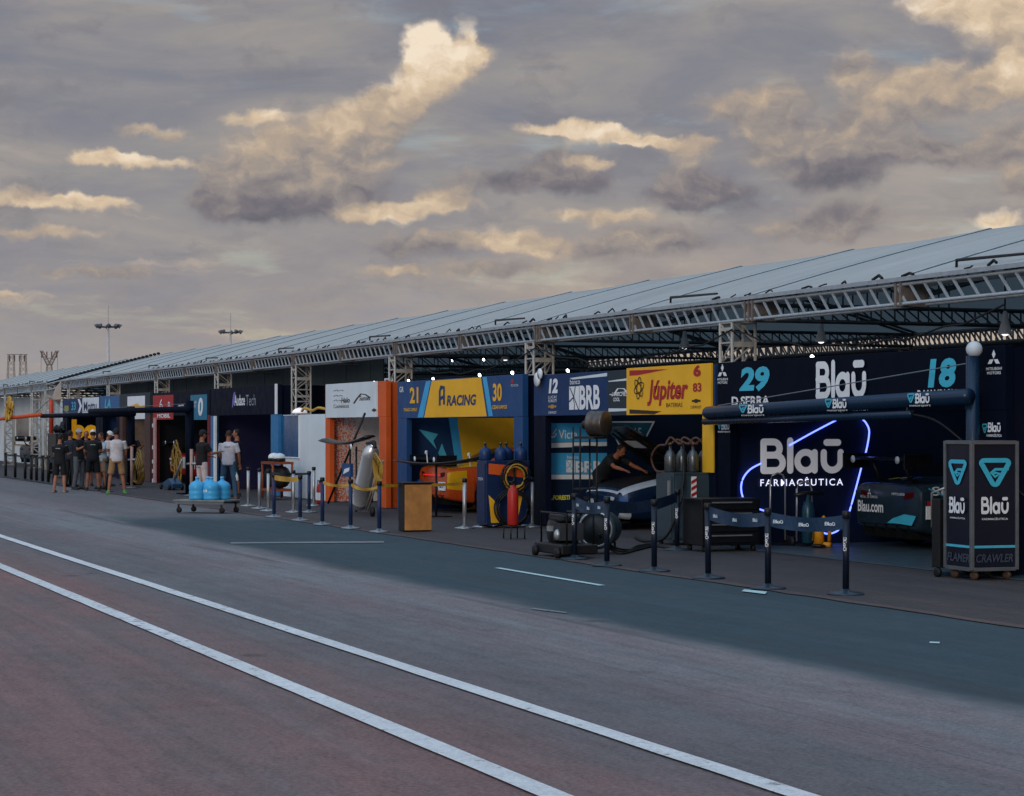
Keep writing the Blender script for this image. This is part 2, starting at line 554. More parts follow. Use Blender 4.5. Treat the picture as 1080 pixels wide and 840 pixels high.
def copy_tree(o, parent=None):
    c = o.copy()
    COL.objects.link(c)
    if parent:
        c.parent = parent
    for ch in [x for x in o.children]:
        copy_tree(ch, c)
    return c


# ---- flat lettering -------------------------------------------------
def text_polys(body, bold=0.0, shear=0.0, space=1.0):
    cu = bpy.data.curves.new('t', 'FONT')
    cu.body = body
    cu.offset = bold
    cu.shear = shear
    cu.space_character = space
    cu.resolution_u = 3
    o = bpy.data.objects.new('t', cu)
    COL.objects.link(o)
    dg = bpy.context.evaluated_depsgraph_get()
    me = bpy.data.meshes.new_from_object(o.evaluated_get(dg))
    vs = [v.co.copy() for v in me.vertices]
    fs = [tuple(p.vertices) for p in me.polygons]
    bpy.data.objects.remove(o)
    bpy.data.curves.remove(cu)
    bpy.data.meshes.remove(me)
    x0 = min(v.x for v in vs)
    x1 = max(v.x for v in vs)
    y0 = min(v.y for v in vs)
    y1 = max(v.y for v in vs)
    vs = [((v.x - x0) / (x1 - x0), (v.y - y0) / (y1 - y0)) for v in vs]
    return vs, fs


def ribbon(pts, w, closed=False, caps=True):
    """polyline with round ends as flat polygons: returns verts, faces"""
    vs, fs = [], []
    P = [Vector((a, b)) for a, b in pts]
    n = len(P)
    L = []
    for i in range(n):
        if closed:
            d = P[(i + 1) % n] - P[i - 1]
        else:
            d = P[min(i + 1, n - 1)] - P[max(i - 1, 0)]
        d.normalize()
        nn = Vector((-d.y, d.x))
        L.append((P[i] + nn * w / 2, P[i] - nn * w / 2))
    for a, b in L:
        vs += [a, b]
    for i in range(n if closed else n - 1):
        j = (i + 1) % n
        fs.append((2 * i, 2 * i + 1, 2 * j + 1, 2 * j))
    if caps and not closed:
        for e in (0, n - 1):
            o = len(vs)
            vs += [P[e] + Vector((cos(t), sin(t))) * w / 2 for t in [2 * pi * q / 12 for q in range(12)]]
            fs.append(tuple(range(o, o + 12)))
    return [(v.x, v.y) for v in vs], fs


def arc(cx, cy, r, a0, a1, n=10):
    return [(cx + r * cos(R(a0 + (a1 - a0) * i / n)), cy + r * sin(R(a0 + (a1 - a0) * i / n))) for i in range(n + 1)]


def merge(lst):
    V, Fc = [], []
    for vs, fs in lst:
        o = len(V)
        V += vs
        Fc += [tuple(i + o for i in f) for f in fs]
    return V, Fc


def norm(vf):
    vs, fs = vf
    x0 = min(v[0] for v in vs)
    x1 = max(v[0] for v in vs)
    y0 = min(v[1] for v in vs)
    y1 = max(v[1] for v in vs)
    return [((a - x0) / (x1 - x0), (b - y0) / (y1 - y0)) for a, b in vs], fs


def pharma_logo():
    w = .19
    L = [ribbon([(.1, .1), (.1, .9)], w),
         ribbon([(.1, .9), (.40, .9)] + arc(.40, .715, .185, 90, -90) + [(.1, .53)], w),
         ribbon([(.1, .53), (.46, .53)] + arc(.46, .315, .215, 90, -90) + [(.1, .1)], w),
         ribbon([(.9, .1), (.9, .93)], w),
         ribbon(arc(1.37, .35, .255, 0, 360, 24)[:-1], w, True), ribbon([(1.64, .1), (1.64, .6)], w),
         ribbon([(1.92, .6), (1.92, .36)] + arc(2.18, .36, .26, 180, 360) + [(2.44, .6)], w),
         ribbon([(2.0, .88), (2.36, .88)], w)]
    return norm(merge(L))


def soft(pts, n=5):
    q = [Vector(p) for p in pts]
    out = []
    for i in range(len(q) - 1):
        a, b, c, d = q[max(i - 1, 0)], q[i], q[i + 1], q[min(i + 2, len(q) - 1)]
        for s_ in range(n):
            t = s_ / n
            out.append(0.5 * ((2 * b) + (c - a) * t + (2 * a - 5 * b + 4 * c - d) * t * t + (3 * b - a - 3 * c + d) * t ** 3))
    return out + [q[-1]]


LOGO = pharma_logo()


def shield_logo():
    """rounded triangle ring pointing down with a hooked line in it"""
    tri = []
    for (cx, cy, a0, a1) in ((.14, .86, 210, 90), (.86, .86, 90, -30), (.5, .14, -30, -150)):
        tri += arc(cx, cy, .1, a0, a1, 6)
    return norm(merge([ribbon(tri, .17, True), ribbon([(.92, .62), (.5, .62), (.36, .5), (.5, .34), (.66, .46), (.48, .49)], .1)]))


SHIELD = shield_logo()


def diamonds():
    L = []
    for a in (90, 210, 330):
        dx, dy = cos(R(a)), sin(R(a))
        px, py = -dy, dx
        L.append(([(0.04 * dx, 0.04 * dy), (.5 * dx + .26 * px, .5 * dy + .26 * py), (dx, dy), (.5 * dx - .26 * px, .5 * dy - .26 * py)], [(0, 1, 2, 3)]))
    return norm(merge(L))


DIAM = diamonds()


def bowtie():
    return norm(([(-1, -.3), (-.35, -.3), (-.35, -.55), (.35, -.55), (.35, -.3), (1, -.3), (1, .3), (.35, .3), (.35, .55), (-.35, .55), (-.35, .3), (-1, .3)], [tuple(range(12))]))


def decal(vf, rect, to3, name, m, parent, th=0.006):
    """lay flat polygons into rect (u0, v0, u1, v1) on a surface mapped by to3(u, v, w)"""
    vs, fs = vf
    u0, v0, u1, v1 = rect
    mb = MB()
    if len(fs) < 90 and max(len(f) for f in fs) > 3 and len(fs) > 1:
        # strokes overlap: give each its own tiny height
        for j, f in enumerate(fs):
            mb.add([to3(u0 + vs[i][0] * (u1 - u0), v0 + vs[i][1] * (v1 - v0), th + 0.00022 * j) for i in f], [tuple(range(len(f)))])
    else:
        mb.add([to3(u0 + a * (u1 - u0), v0 + b * (v1 - v0), th) for a, b in vs], fs)
    me = mb.build(name, m, parent)
    return me


def face_front(P):
    """surface facing the lane at Y = P: u = X, v = Z"""
    return lambda u, v, w: Vector((u, P - w, v))


def face_side(X):
    """surface facing +X: u = Y, v = Z"""
    return lambda u, v, w: Vector((X + w, u, v))


def rf(x0, y0, x1, y1, P):
    """world rect on the front plane from measured corners (top-left, bottom-right)"""
    a = at(x0, (y0 + y1) / 2, P)
    b = at(x1, (y0 + y1) / 2, P)
    xm = (x0 + x1) / 2
    zt = at(xm, y0, P).z
    zb = at(xm, y1, P).z
    return (a.x, zb, b.x, zt)


def rs(x0, y0, x1, y1, X):
    a = atX(x0, (y0 + y1) / 2, X)
    b = atX(x1, (y0 + y1) / 2, X)
    xm = (x0 + x1) / 2
    return (a.y, atX(xm, y1, X).z, b.y, atX(xm, y0, X).z)


def letters_f(body, px, P, m, parent, name='lettering', bold=0.02, shear=0.0, th=0.006, space=1.0):
    return decal(text_polys(body, bold, shear, space), rf(*px, P), face_front(P), name, m, parent, th)


def letters_s(body, px, X, m, parent, name='lettering', bold=0.02, shear=0.0, th=0.006, space=1.0):
    return decal(text_polys(body, bold, shear, space), rs(*px, X), face_side(X), name, m, parent, th)


SQ = ([(0, 0), (1, 0), (1, 1), (0, 1)], [(0, 1, 2, 3)])


def poly_f(pxs, P, m, parent, name='printed_panel', th=0.004):
    pts = [at(x, y, P) for x, y in pxs]
    mb = MB()
    mb.add([Vector((p.x, P - th, p.z)) for p in pts], [tuple(range(len(pts)))])
    return mb.build(name, m, parent)


def poly_s(pxs, X, m, parent, name='printed_panel', th=0.004):
    pts = [atX(x, y, X) for x, y in pxs]
    mb = MB()
    mb.add([Vector((X + th, p.y, p.z)) for p in pts], [tuple(range(len(pts)))])
    return mb.build(name, m, parent)


# ------------------------------------------------------------------ ground, lane, lines
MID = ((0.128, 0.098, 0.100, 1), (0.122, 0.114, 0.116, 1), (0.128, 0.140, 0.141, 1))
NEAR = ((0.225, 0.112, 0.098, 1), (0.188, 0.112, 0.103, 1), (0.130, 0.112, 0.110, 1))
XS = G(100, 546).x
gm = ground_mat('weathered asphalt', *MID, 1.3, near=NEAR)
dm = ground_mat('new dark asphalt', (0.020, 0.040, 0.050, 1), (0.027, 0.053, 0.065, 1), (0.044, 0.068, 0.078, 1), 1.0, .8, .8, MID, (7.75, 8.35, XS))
am = ground_mat('apron asphalt', (0.034, 0.031, 0.033, 1), (0.046, 0.041, 0.043, 1), (0.078, 0.058, 0.052, 1), 1.0)
line_m = ground_mat('road paint', (0.56, 0.57, 0.56, 1), (0.64, 0.65, 0.64, 1), (0.70, 0.71, 0.70, 1), 0.7, 0.7, .45, chips=MID)
faint_m = ground_mat('worn pale paint', (0.14, 0.15, 0.155, 1), (0.19, 0.20, 0.205, 1), (0.25, 0.26, 0.265, 1), 1.0, .8, .8)
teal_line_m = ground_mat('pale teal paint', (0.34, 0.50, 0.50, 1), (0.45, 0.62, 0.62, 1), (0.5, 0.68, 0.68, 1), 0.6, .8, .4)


def sheet(name, x0, x1, y0, y1, z, m, wob=0.0, n=1):
    mb = MB()
    vs, fs = [], []
    for i in range(n + 1):
        x = x0 + (x1 - x0) * i / n
        vs += [Vector((x, y0 + rnd.uniform(-wob, wob), z)), Vector((x, y1 + rnd.uniform(-wob, wob), z))]
    for i in range(n):
        fs.append((2 * i, 2 * i + 2, 2 * i + 3, 2 * i + 1))
    mb.add(vs, fs)
    return struct(mb.build(name, m))


sheet('ground', -900, 500, -500, 1500, 0.0, gm)
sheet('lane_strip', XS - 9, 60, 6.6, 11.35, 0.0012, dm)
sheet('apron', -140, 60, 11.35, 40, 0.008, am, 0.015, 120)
rust = ground_mat('rusty joint', (0.05, 0.04, 0.04, 1), (0.085, 0.06, 0.055, 1), (0.12, 0.08, 0.07, 1), 1.2, .85)
sheet('apron_joint', -60, 60, 11.30, 11.46, 0.011, rust, 0.03, 300)
P1, P2 = 5.14, 4.02
sheet('lane_line', -140, 60, P1 - .075, P1 + .075, 0.012, line_m, 0.004, 300)
sheet('lane_line', -140, 60, P2 - .08, P2 + .08, 0.012, line_m, 0.004, 300)
a = G(515, 600)
b = G(650, 618)
sheet('short_line', a.x, b.x, 9.86, 9.95, 0.010, teal_line_m)
a = G(245, 573)
b = G(405, 573)
mb = MB()
mb.add([G(243, 574.2) + Vector((0, 0, .010)), G(405, 573.2) + Vector((0, 0, .010)), G(405, 571.6) + Vector((0, 0, .010)), G(243, 572.8) + Vector((0, 0, .010))], [(0, 1, 2, 3)])
struct(mb.build('joint_line', faint_m))
mb = MB()
mb.add([G(782, 625) + Vector((0, 0, .014)), G(807, 628) + Vector((0, 0, .014)), G(809, 625.5) + Vector((0, 0, .014)), G(785, 623) + Vector((0, 0, .014))], [(0, 1, 2, 3)])
struct(mb.build('tape_mark', teal_line_m))
mb = MB()
mb.add([G(560, 643.5) + Vector((0, 0, .010)), G(597, 648) + Vector((0, 0, .010)), G(598, 646.8) + Vector((0, 0, .010)), G(562, 642.3) + Vector((0, 0, .010))], [(0, 1, 2, 3)])
struct(mb.build('worn_mark', faint_m))
mb = MB()
mb.add([G(980, 679.5) + Vector((0, 0, .010)), G(991, 680) + Vector((0, 0, .010)), G(991, 678.4) + Vector((0, 0, .010)), G(981, 678) + Vector((0, 0, .010))], [(0, 1, 2, 3)])
struct(mb.build('chip_mark', teal_line_m))


# ------------------------------------------------------------------ marquee tents
def roof_mat():
    m = bpy.data.materials.new('roof fabric')
    m.use_nodes = True
    k = NT(m.node_tree)
    b = m.node_tree.nodes['Principled BSDF']
    co = k.n('ShaderNodeTexCoord').outputs['Object']
    n = k.noise(k.vm('MULTIPLY', co, (1.2, 0.5, 0.5)), 0.8, 6, 0.6)
    n2 = k.noise(k.vm('MULTIPLY', co, (3.0, 0.35, 0.35)), 1.0, 5, 0.65)
    c = k.ramp(k.m('ADD', k.m('MULTIPLY', n, 0.5), k.m('MULTIPLY', n2, 0.5)), [(0.3, (0.31, 0.335, 0.325, 1)), (0.5, (0.395, 0.415, 0.395, 1)), (0.7, (0.47, 0.485, 0.46, 1))])
    k.put(b.inputs['Base Color'], c)
    b.inputs['Roughness'].default_value = 0.5
    b.inputs['Specular IOR Level'].default_value = 0.4
    bn = k.n('ShaderNodeBump')
    bn.inputs['Strength'].default_value = 0.6
    bn.inputs['Distance'].default_value = 0.09
    k.put(bn.inputs['Height'], k.m('ADD', n2, k.noise(k.vm('MULTIPLY', co, (2.0, 2.0, 2.0)), 1.2, 4)))
    k.put(b.inputs['Normal'], bn.outputs[0])
    tr = k.n('ShaderNodeBsdfTranslucent')
    tr.inputs[0].default_value = (0.42, 0.56, 0.60, 1)
    mx = k.n('ShaderNodeMixShader')
    mx.inputs[0].default_value = 0.11
    out = [x for x in m.node_tree.nodes if x.type == 'OUTPUT_MATERIAL'][0]
    m.node_tree.links.new(b.outputs[0], mx.inputs[1])
    m.node_tree.links.new(tr.outputs[0], mx.inputs[2])
    m.node_tree.links.new(mx.outputs[0], out.inputs[0])
    return m


roofm = roof_mat()
P_TR = 15.3
Y_RIDGE, Y_BACK = 19.6, 24.0
Z_EAVE, Z_RIDGE = 3.80, 4.98
ZB, ZT = 3.46, 3.72
COLX = [-97.7, -88.19, -79.71, -71.27, -62.76, -54.26, -46.08, -37.75, -29.62, -21.1, -12.7, -4.3]


def lattice(mb, p, q, h, dep, step, rc=0.026, rw=0.016, dvec=Vector((0, 1, 0)), both=True):
    """box truss from p to q (bottom front corner line), h tall, dep deep"""
    p, q = Vector(p), Vector(q)
    L = (q - p).length
    d = (q - p) / L
    up = d.cross(dvec)
    up = up if up.z > 0 else -up
    up.normalize()
    for a in (0, dep):
        for b in (0, h):
            mb.tube(p + dvec * a + up * b, q + dvec * a + up * b, rc, 6)
    nn = max(2, int(round(L / step)))
    for i in range(nn):
        A = p + d * (L * i / nn)
        B = p + d * (L * (i + 1) / nn)
        for a in ((0, dep) if both else (0,)):
            mb.tube(A + dvec * a + up * h, B.lerp(A, .25) + dvec * a, rw, 5)
            if both:
                mb.tube(B + dvec * a + up * h, B + dvec * a, rw, 5)
        if both and i % 2 == 0:
            mb.tube(A + up * h, B + dvec * dep + up * h, rw, 4)
            mb.tube(A, B + dvec * dep, rw, 4)
    return mb


def column_mesh(mb, x, y, z0, z1, w=0.40):
    for a in (-w / 2, w / 2):
        for b in (-w / 2, w / 2):
            mb.tube((x + a, y + b, z0), (x + a, y + b, z1), 0.028, 6)
    n = int((z1 - z0) / 0.30)
    for i in range(n):
        a = z0 + (z1 - z0) * i / n
        b = z0 + (z1 - z0) * (i + 1) / n
        for sy in (-1, 1):
            mb.tube((x - w / 2, y + sy * w / 2, b), (x + w / 2, y + sy * w / 2, b), 0.018, 5)
            mb.tube((x - w / 2, y + sy * w / 2, a if i % 2 else b), (x + w / 2, y + sy * w / 2, b if i % 2 else a), 0.014, 5)
        for sx in (-1, 1):
            mb.tube((x + sx * w / 2, y - w / 2, b), (x + sx * w / 2, y + w / 2, b), 0.018, 5)
            mb.tube((x + sx * w / 2, y - w / 2, a if i % 2 else b), (x + sx * w / 2, y + w / 2, b if i % 2 else a), 0.014, 5)
    # sleeve block and end plates where the column meets the truss
    mb.cbox((x, y, z0 + 0.015), 0.6, 0.6, 0.03)
    mb.cbox((x, y - w / 2, z1 - 0.10), w + .06, 0.03, 0.05)
    mb.cbox((x + w / 2, y, z1 - 0.35), 0.03, w + .04, 0.06)
    mb.cbox((x + w / 2, y, z1 - 0.80), 0.03, w + .04, 0.06)


def roof_z(y, x, x0, step):
    t = (y - (P_TR - .06)) / (Y_RIDGE - (P_TR - .06))
    if y <= Y_RIDGE:
        z = Z_EAVE + (Z_RIDGE - Z_EAVE) * (t + 0.10 * t * (1 - t))
    else:
        t = (y - Y_RIDGE) / (Y_BACK - Y_RIDGE)
        z = Z_RIDGE + (Z_EAVE - Z_RIDGE) * t
    u = ((x - x0) / step) % 1.0
    return z - 0.022 * 4 * u * (1 - u) * min(1, max(0, (y - 15.24) * 1.5))


def tent(name, label, cols, x0, x1, wall_x1):
    root = thing(name, label, 'marquee', ((x0 + x1) / 2, 15.5, 0))
    step = (cols[1] - cols[0]) / 2
    mb = MB()
    nx = max(8, int((x1 - x0) / 0.35))
    ys = [P_TR - .06 + (Y_RIDGE - P_TR + .06) * i / 10 for i in range(11)] + [Y_RIDGE + (Y_BACK + .1 - Y_RIDGE) * i / 6 for i in range(1, 7)]
    for i in range(nx + 1):
        x = x0 + (x1 - x0) * i / nx
        for y in ys:
            mb.v.append(Vector((x, y, roof_z(y, x, cols[0], step))))
    m = len(ys)
    for i in range(nx):
        for j in range(m - 1):
            mb.f.append((i * m + j, (i + 1) * m + j, (i + 1) * m + j + 1, i * m + j + 1))
            mb.sm.append(True)
    mb.build('roof_cover', roofm, root)
    # front valance: strip of fabric folded over the gutter
    mb = MB()
    mb.box(x0, x1, P_TR - .075, P_TR - .055, Z_EAVE - .045, Z_EAVE + .012)
    mb.build('gutter_edge', alu, root)
    # rails that hold the sheets, one per half bay
    xr = cols[0] - 4 * step
    rail = None
    while xr < x1:
        if xr > x0 - 0.01:
            mb = MB()
            pts = [Vector((xr, y, roof_z(y, xr, cols[0], step) + 0.010)) for y in ys if y <= Y_RIDGE + .01]
            mb.path(pts, 0.010, 6)
            mb.build('roof_rail', mat('roof keder pale', '9fb0b8', 0.45, 0.1), root)
            mb = MB()
            pts = [Vector((xr + 0.05, y, roof_z(y, xr + .05, cols[0], step) + 0.004)) for y in ys if y <= Y_RIDGE + .01]
            mb.path(pts, 0.009, 5)
            mb.build('roof_strap', mat('strap dark', '4d585e', 0.7), root)
        xr += step
    # eave trusses
    mb = MB()
    lattice(mb, (x0 + .1, P_TR, ZB), (x1 - .1, P_TR, ZB), ZT - ZB, 0.36, 0.34, 0.026, 0.021, both=False)
    mb.build('eave_truss', alu, root)
    mb = MB()
    lattice(mb, (x0 + .1, Y_BACK - .36, ZB), (x1 - .1, Y_BACK - .36, ZB), ZT - ZB, 0.36, 0.36, 0.028, 0.02)
    mb.build('eave_truss', alu, root)
    # joint plates in the front truss
    xx = cols[0]
    while xx < x1 - .3:
        for dx in (-.12, 0.0, .12) if abs((xx - cols[0]) / step % 2) < .5 else (-.06, .06):
            if x0 + .2 < xx + dx < x1 - .2:
                mb = MB()
                mb.box(xx + dx - .022, xx + dx + .022, P_TR - .04, P_TR + .40, ZB - .035, ZT + .035)
                mb.build('joint_plate', mat('joint plate metal', '746c66', 0.5, 0.3, 0.2, 10), root)
        xx += step
    # columns
    c0 = None
    for x in cols:
        mb = MB()
        column_mesh(mb, x, P_TR + .2, 0.0, ZB - .02)
        mb.build('column', alu_old, root)
        mb = MB()
        column_mesh(mb, x, Y_BACK - .2, 0.0, ZB - .02)
        mb.build('column', alu_old, root)
        mb = MB()
        lattice(mb, (x, P_TR + .4, ZB + .02), (x, Y_BACK - .4, ZB + .02), .24, .3, 0.45, 0.024, 0.015, Vector((1, 0, 0)))
        # sloping top chord and webs
        for sx in (0, .3):
            mb.tube((x + sx, P_TR + .3, ZT + .02), (x + sx, Y_RIDGE, Z_RIDGE - .16), 0.026, 6)
            mb.tube((x + sx, Y_BACK - .3, ZT + .02), (x + sx, Y_RIDGE, Z_RIDGE - .16), 0.026, 6)
            for i in range(1, 9):
                t = i / 9
                yy = P_TR + .3 + (Y_RIDGE - P_TR - .3) * t
                zz = ZT + .02 + (Z_RIDGE - .16 - ZT - .02) * t
                mb.tube((x + sx, yy, ZT), (x + sx, yy, zz), 0.015, 5)
        mb.build('cross_truss', mat('dull truss', '5a6468', 0.5, 0.5, 0.2), root)
    for x in [c + step for c in cols if c + step < x1]:
        mb = MB()
        for sx in (0, .25):
            mb.tube((x + sx, P_TR + .3, ZT + .02), (x + sx, Y_RIDGE, Z_RIDGE - .16), 0.026, 6)
            mb.tube((x + sx, P_TR + .3, ZT - .22), (x + sx, Y_RIDGE, Z_RIDGE - .42), 0.026, 6)
            for i in range(0, 12):
                t = i / 12
                t2 = (i + 1) / 12
                f = lambda q, o: Vector((x + sx, P_TR + .3 + (Y_RIDGE - P_TR - .3) * q, ZT + o + (Z_RIDGE - .18 - ZT) * q))
                mb.tube(f(t, 0), f(t2, -.24), 0.013, 5)
        mb.build('rafter', mat('dull truss', '5a6468', 0.5, 0.5, 0.2), root)
    # long purlins under the sheet
    for yy in (16.8, 18.3):
        mb = MB()
        mb.tube((x0 + .2, yy, roof_z(yy, 0, 0, step) - .16), (x1 - .2, yy, roof_z(yy, 0, 0, step) - .16), .03, 6)
        mb.build('purlin', mat('dull truss', '5a6468', 0.5, 0.5, 0.2), root)
    # back wall
    mb = MB()
    mb.box(x0, wall_x1, Y_BACK + .02, Y_BACK + .05, 0.02, Z_EAVE - .02)
    if wall_x1 < x1:
        mb.box(wall_x1 + .01, x1, Y_BACK + .02, Y_BACK + .05, 0.02, 3.44)
    mb.build('back_wall', fabric_wall, root)
    # lashings along the gutter
    x = x0 + .3
    while x < x1:
        if rnd.random() < .75:
            mb = MB()
            L = rnd.uniform(.08, .3)
            mb.path([(x, P_TR - .06, Z_EAVE + .02), (x + L * .5, P_TR - .03, Z_EAVE + rnd.uniform(.03, .09)), (x + L, P_TR - .05, Z_EAVE + rnd.uniform(.02, .06))], rnd.uniform(.010, .022), 5)
            LASH.append(mb)
        x += rnd.uniform(.35, .9)
    keep = sorted(LASH, key=lambda b: abs(b.v[0].x))[:95]
    for b in keep:
        b.build('lashing', black, root)
    LASH.clear()
    # brackets lying on the roof edge
    for x in cols:
        for off, ln in ((-2.6, 1.7),):
            mb = MB()
            mb.path([(x + off, P_TR + .3, Z_EAVE + .05), (x + off, P_TR + .3, Z_EAVE + .19), (x + off + ln, P_TR + .25, Z_EAVE + .15), (x + off + ln + .5, P_TR + .05, Z_EAVE + .12)], [.022, .022, .018, .015], 6)
            if x0 < x + off and x + off + ln + .5 < x1:
                mb.build('edge_bracket', blackmat, root)
    return root


LASH = []
main_tent = tent('marquee_tent', 'long grey roofed marquee with lattice eave truss over the pit booths', COLX[1:], -90.3, -1.5, -55.0)
# gable end of the main tent: black lashings up the edge, pale flap below
mb = MB()
for i in range(26):
    y = P_TR + (Y_RIDGE - P_TR) * (i + .2) / 26
    z = roof_z(y, -90.3, -88.19, 4.2)
    mb.ball((-90.28, y, z + .07), .05, .085, .06, 8)
mb.build('edge_lacing', black, main_tent)
mb = MB()
mb.add([(-90.0, 14.9, 3.0), (-89.4, 15.2, 3.0), (-89.4, 15.2, 3.78), (-90.25, 15.1, 3.5), (-90.1, 15.25, 2.75)], [(0, 1, 2, 3), (0, 1, 4)])
mb.build('corner_flap', mat('beige fabric', '9c9186', 0.7), main_tent)
far_tent = tent('marquee_tent', 'smaller far marquee with a white cabin beneath its roof, beyond the gap', [-122.8, -114.4, -106.0, -97.7], -127, -93.2, -93.2)
mb = MB()
lattice(mb, (-93.4, P_TR, ZB), (-93.4, Y_RIDGE, Z_RIDGE - .35), .26, .3, .6, .03, .02, Vector((1, 0, 0)))
mb.build('gable_truss', alu, far_tent)
column_mb = MB()
column_mesh(column_mb, -94.0, P_TR + .2, 0, ZB)
column_mb.build('column', alu_old, far_tent)


mb = MB()
for i in range(34):
    xa = -88.0 + i * 1.06
    mb.box(xa, xa + 1.055, 17.0 + .012 * (i % 2), 17.03 + .012 * (i % 2), 2.2, 4.15)
mb.build('inner_curtain', mat('curtain fabric', '4a565b', .8, 0, .1, .4), main_tent)

# lamps under the main roof and along the sign tops
def flood_lamp(p, aim, label, group, s=1.0, on=True):
    r = thing('floodlight', label, 'floodlight', p, group)
    p = Vector(p)
    M = Vector(aim).normalized().to_track_quat('-Z', 'Y').to_matrix()
    mb = MB()
    mb.lathe([(.05 * s, .10 * s), (.07 * s, .06 * s), (.10 * s, -.06 * s), (.10 * s, -.075 * s)], p, 12, M)
    mb.build('lamp_housing', blackmat, r)
    mb = MB()
    mb.lathe([(.001, -.077 * s), (.085 * s, -.077 * s), (.085 * s, -.083 * s), (.001, -.083 * s)], p, 12, M)
    mb.build('lens', lamp_m if on else steel, r)
    mb = MB()
    mb.path([p + M @ Vector((-.12 * s, 0, 0)), p + M @ Vector((-.12 * s, 0, .14 * s)), p + M @ Vector((.12 * s, 0, .14 * s)), p + M @ Vector((.12 * s, 0, 0))], .012, 5)
    mb.build('bracket', blackmat, r)
    return r


# ------------------------------------------------------------------ pit booths
PF = 14.9


def booth(label, x0, x1, ztop, zbot, m_head, m_left, m_pill, m_wall, depth=7.0, pl=.42, pr=.42, wall=True, name='pit_booth'):
    """x0..x1 in metres along the row; header board, two pillars, left partition, right partition"""
    r = thing(name, label, 'booth', ((x0 + x1) / 2, PF, 0))
    mb = MB()
    mb.box(x0, x1, PF, PF + .12, zbot, ztop)
    h = mb.build('header_board', m_head, r, .006)
    mb = MB()
    mb.box(x0, x0 + pl, PF + .003, PF + .125, 0.02, zbot - .002)
    p1 = mb.build('pillar', m_pill, r, .006)
    mb = MB()
    mb.box(x1 - pr, x1, PF + .003, PF + .125, 0.02, zbot - .002)
    p2 = mb.build('pillar', m_pill, r, .006)
    mb = MB()
    mb.box(x0 + .1, x0 + .18, PF + .13, PF + depth, 0.02, ztop - .02)
    w = mb.build('partition', m_wall, r)
    mb = MB()
    mb.box(x1 - .18, x1 - .1, PF + .13, PF + depth, 0.02, ztop - .02)
    w2 = mb.build('partition', m_left, r)
    ROOT_LOC_fix(h, p1, p2, w, w2)
    return r, h, p1, p2, w, x0 + .18


def ROOT_LOC_fix(*a):
    pass


def bx(x):
    return at(x, 400, PF).x


# --- Blau booth
XB0, XB1 = bx(757), bx(1060)
r, h, p1, p2, w, XW = booth('dark navy booth with neon curve on its wall and numbers 29 and 18', XB0, XB1, 2.80, 2.02, navy_deep, navy, navy_deep, mat('neon wall navy', '0b1834', .55, 0, .08, 1.2, .2, 0, .2), 7.0, .40, .62)
decal(LOGO, rf(861, 379, 915, 421, PF), face_front(PF), 'lettering', white_print, h)
letters_f('29', (780, 387, 812, 413), PF, teal, h, 'number', .045, .12)
letters_f('18', (979, 378, 1009, 409), PF, teal, h, 'number', .045, .12)
letters_f('D.SERRA', (772, 418, 812, 428), PF, white_print, h, bold=.03)
letters_f('R.MAURICIO', (968, 411, 1012, 421), PF, white_print, h, bold=.03)
letters_f('FARMACÊUTICA', (884, 429.5, 916, 433.5), PF, white_print, h, bold=.01)
decal(DIAM, rf(757.5, 384, 767, 397, PF), face_front(PF), 'emblem', white_print, h)
letters_f('MITSUBISHI', (757, 399, 768, 401.5), PF, white_print, h, bold=.01)
letters_f('MOTORS', (757.5, 402.5, 767.5, 405), PF, white_print, h, bold=.01)
decal(DIAM, rf(1042, 369, 1055, 384, PF), face_front(PF), 'emblem', white_print, h)
letters_f('MITSUBISHI', (1040.5, 387.5, 1057, 390.5), PF, white_print, h, bold=.01)
letters_f('MOTORS', (1041.5, 392, 1056, 395), PF, white_print, h, bold=.01)
decal(LOGO, rf(1042.5, 445.5, 1057, 456, PF), face_front(PF), 'lettering', white_print, p2)
decal(SHIELD, rf(1036.5, 447, 1042, 457, PF), face_front(PF), 'emblem', teal, p2)
letters_f('FARMACÊUTICA', (1041, 457.5, 1057, 461), PF, white_print, p2)
PP = PF + .003
decal(LOGO, rf(761.5, 445, 770.5, 453.5, PP), face_front(PP), 'lettering', white_print, p1)
decal(SHIELD, rf(757.5, 445.5, 761, 453, PP), face_front(PP), 'emblem', teal, p1)
letters_f('motorsport', (757.5, 454.5, 770.5, 457), PP, white_print, p1)
# partition lettering and neon
mb = MB()
vs, fs = LOGO
u0, v0, u1, v1 = rs(801, 461.5, 888, 500, XW)
fr = face_side(XW)
for j, f_ in enumerate(fs):
    mb.add([fr(u0 + vs[i][0] * (u1 - u0), v0 + vs[i][1] * (v1 - v0), .03 + .0003 * j) for i in f_], [tuple(range(len(f_)))])
mb.build('logo_letters', logo_glow, w)
letters_s('FARMACÊUTICA', (801, 503.5, 888, 512.5), XW, letter_glow, w, bold=.004, th=.03, space=1.3)


def neon(pts):
    q = [atX(x, y, XW) + Vector((.05, 0, 0)) for x, y in pts]
    # smooth the path
    out = []
    for i in range(len(q) - 1):
        a = q[max(i - 1, 0)]
        b, c = q[i], q[i + 1]
        d = q[min(i + 2, len(q) - 1)]
        for s in range(5):
            t = s / 5
            out.append(0.5 * ((2 * b) + (c - a) * t + (2 * a - 5 * b + 4 * c - d) * t * t + (3 * b - a - 3 * c + d) * t ** 3))
    out.append(q[-1])
    mb = MB()
    mb.path(out, .013, 7)
    mb.build('neon_tube', neon_m, w)


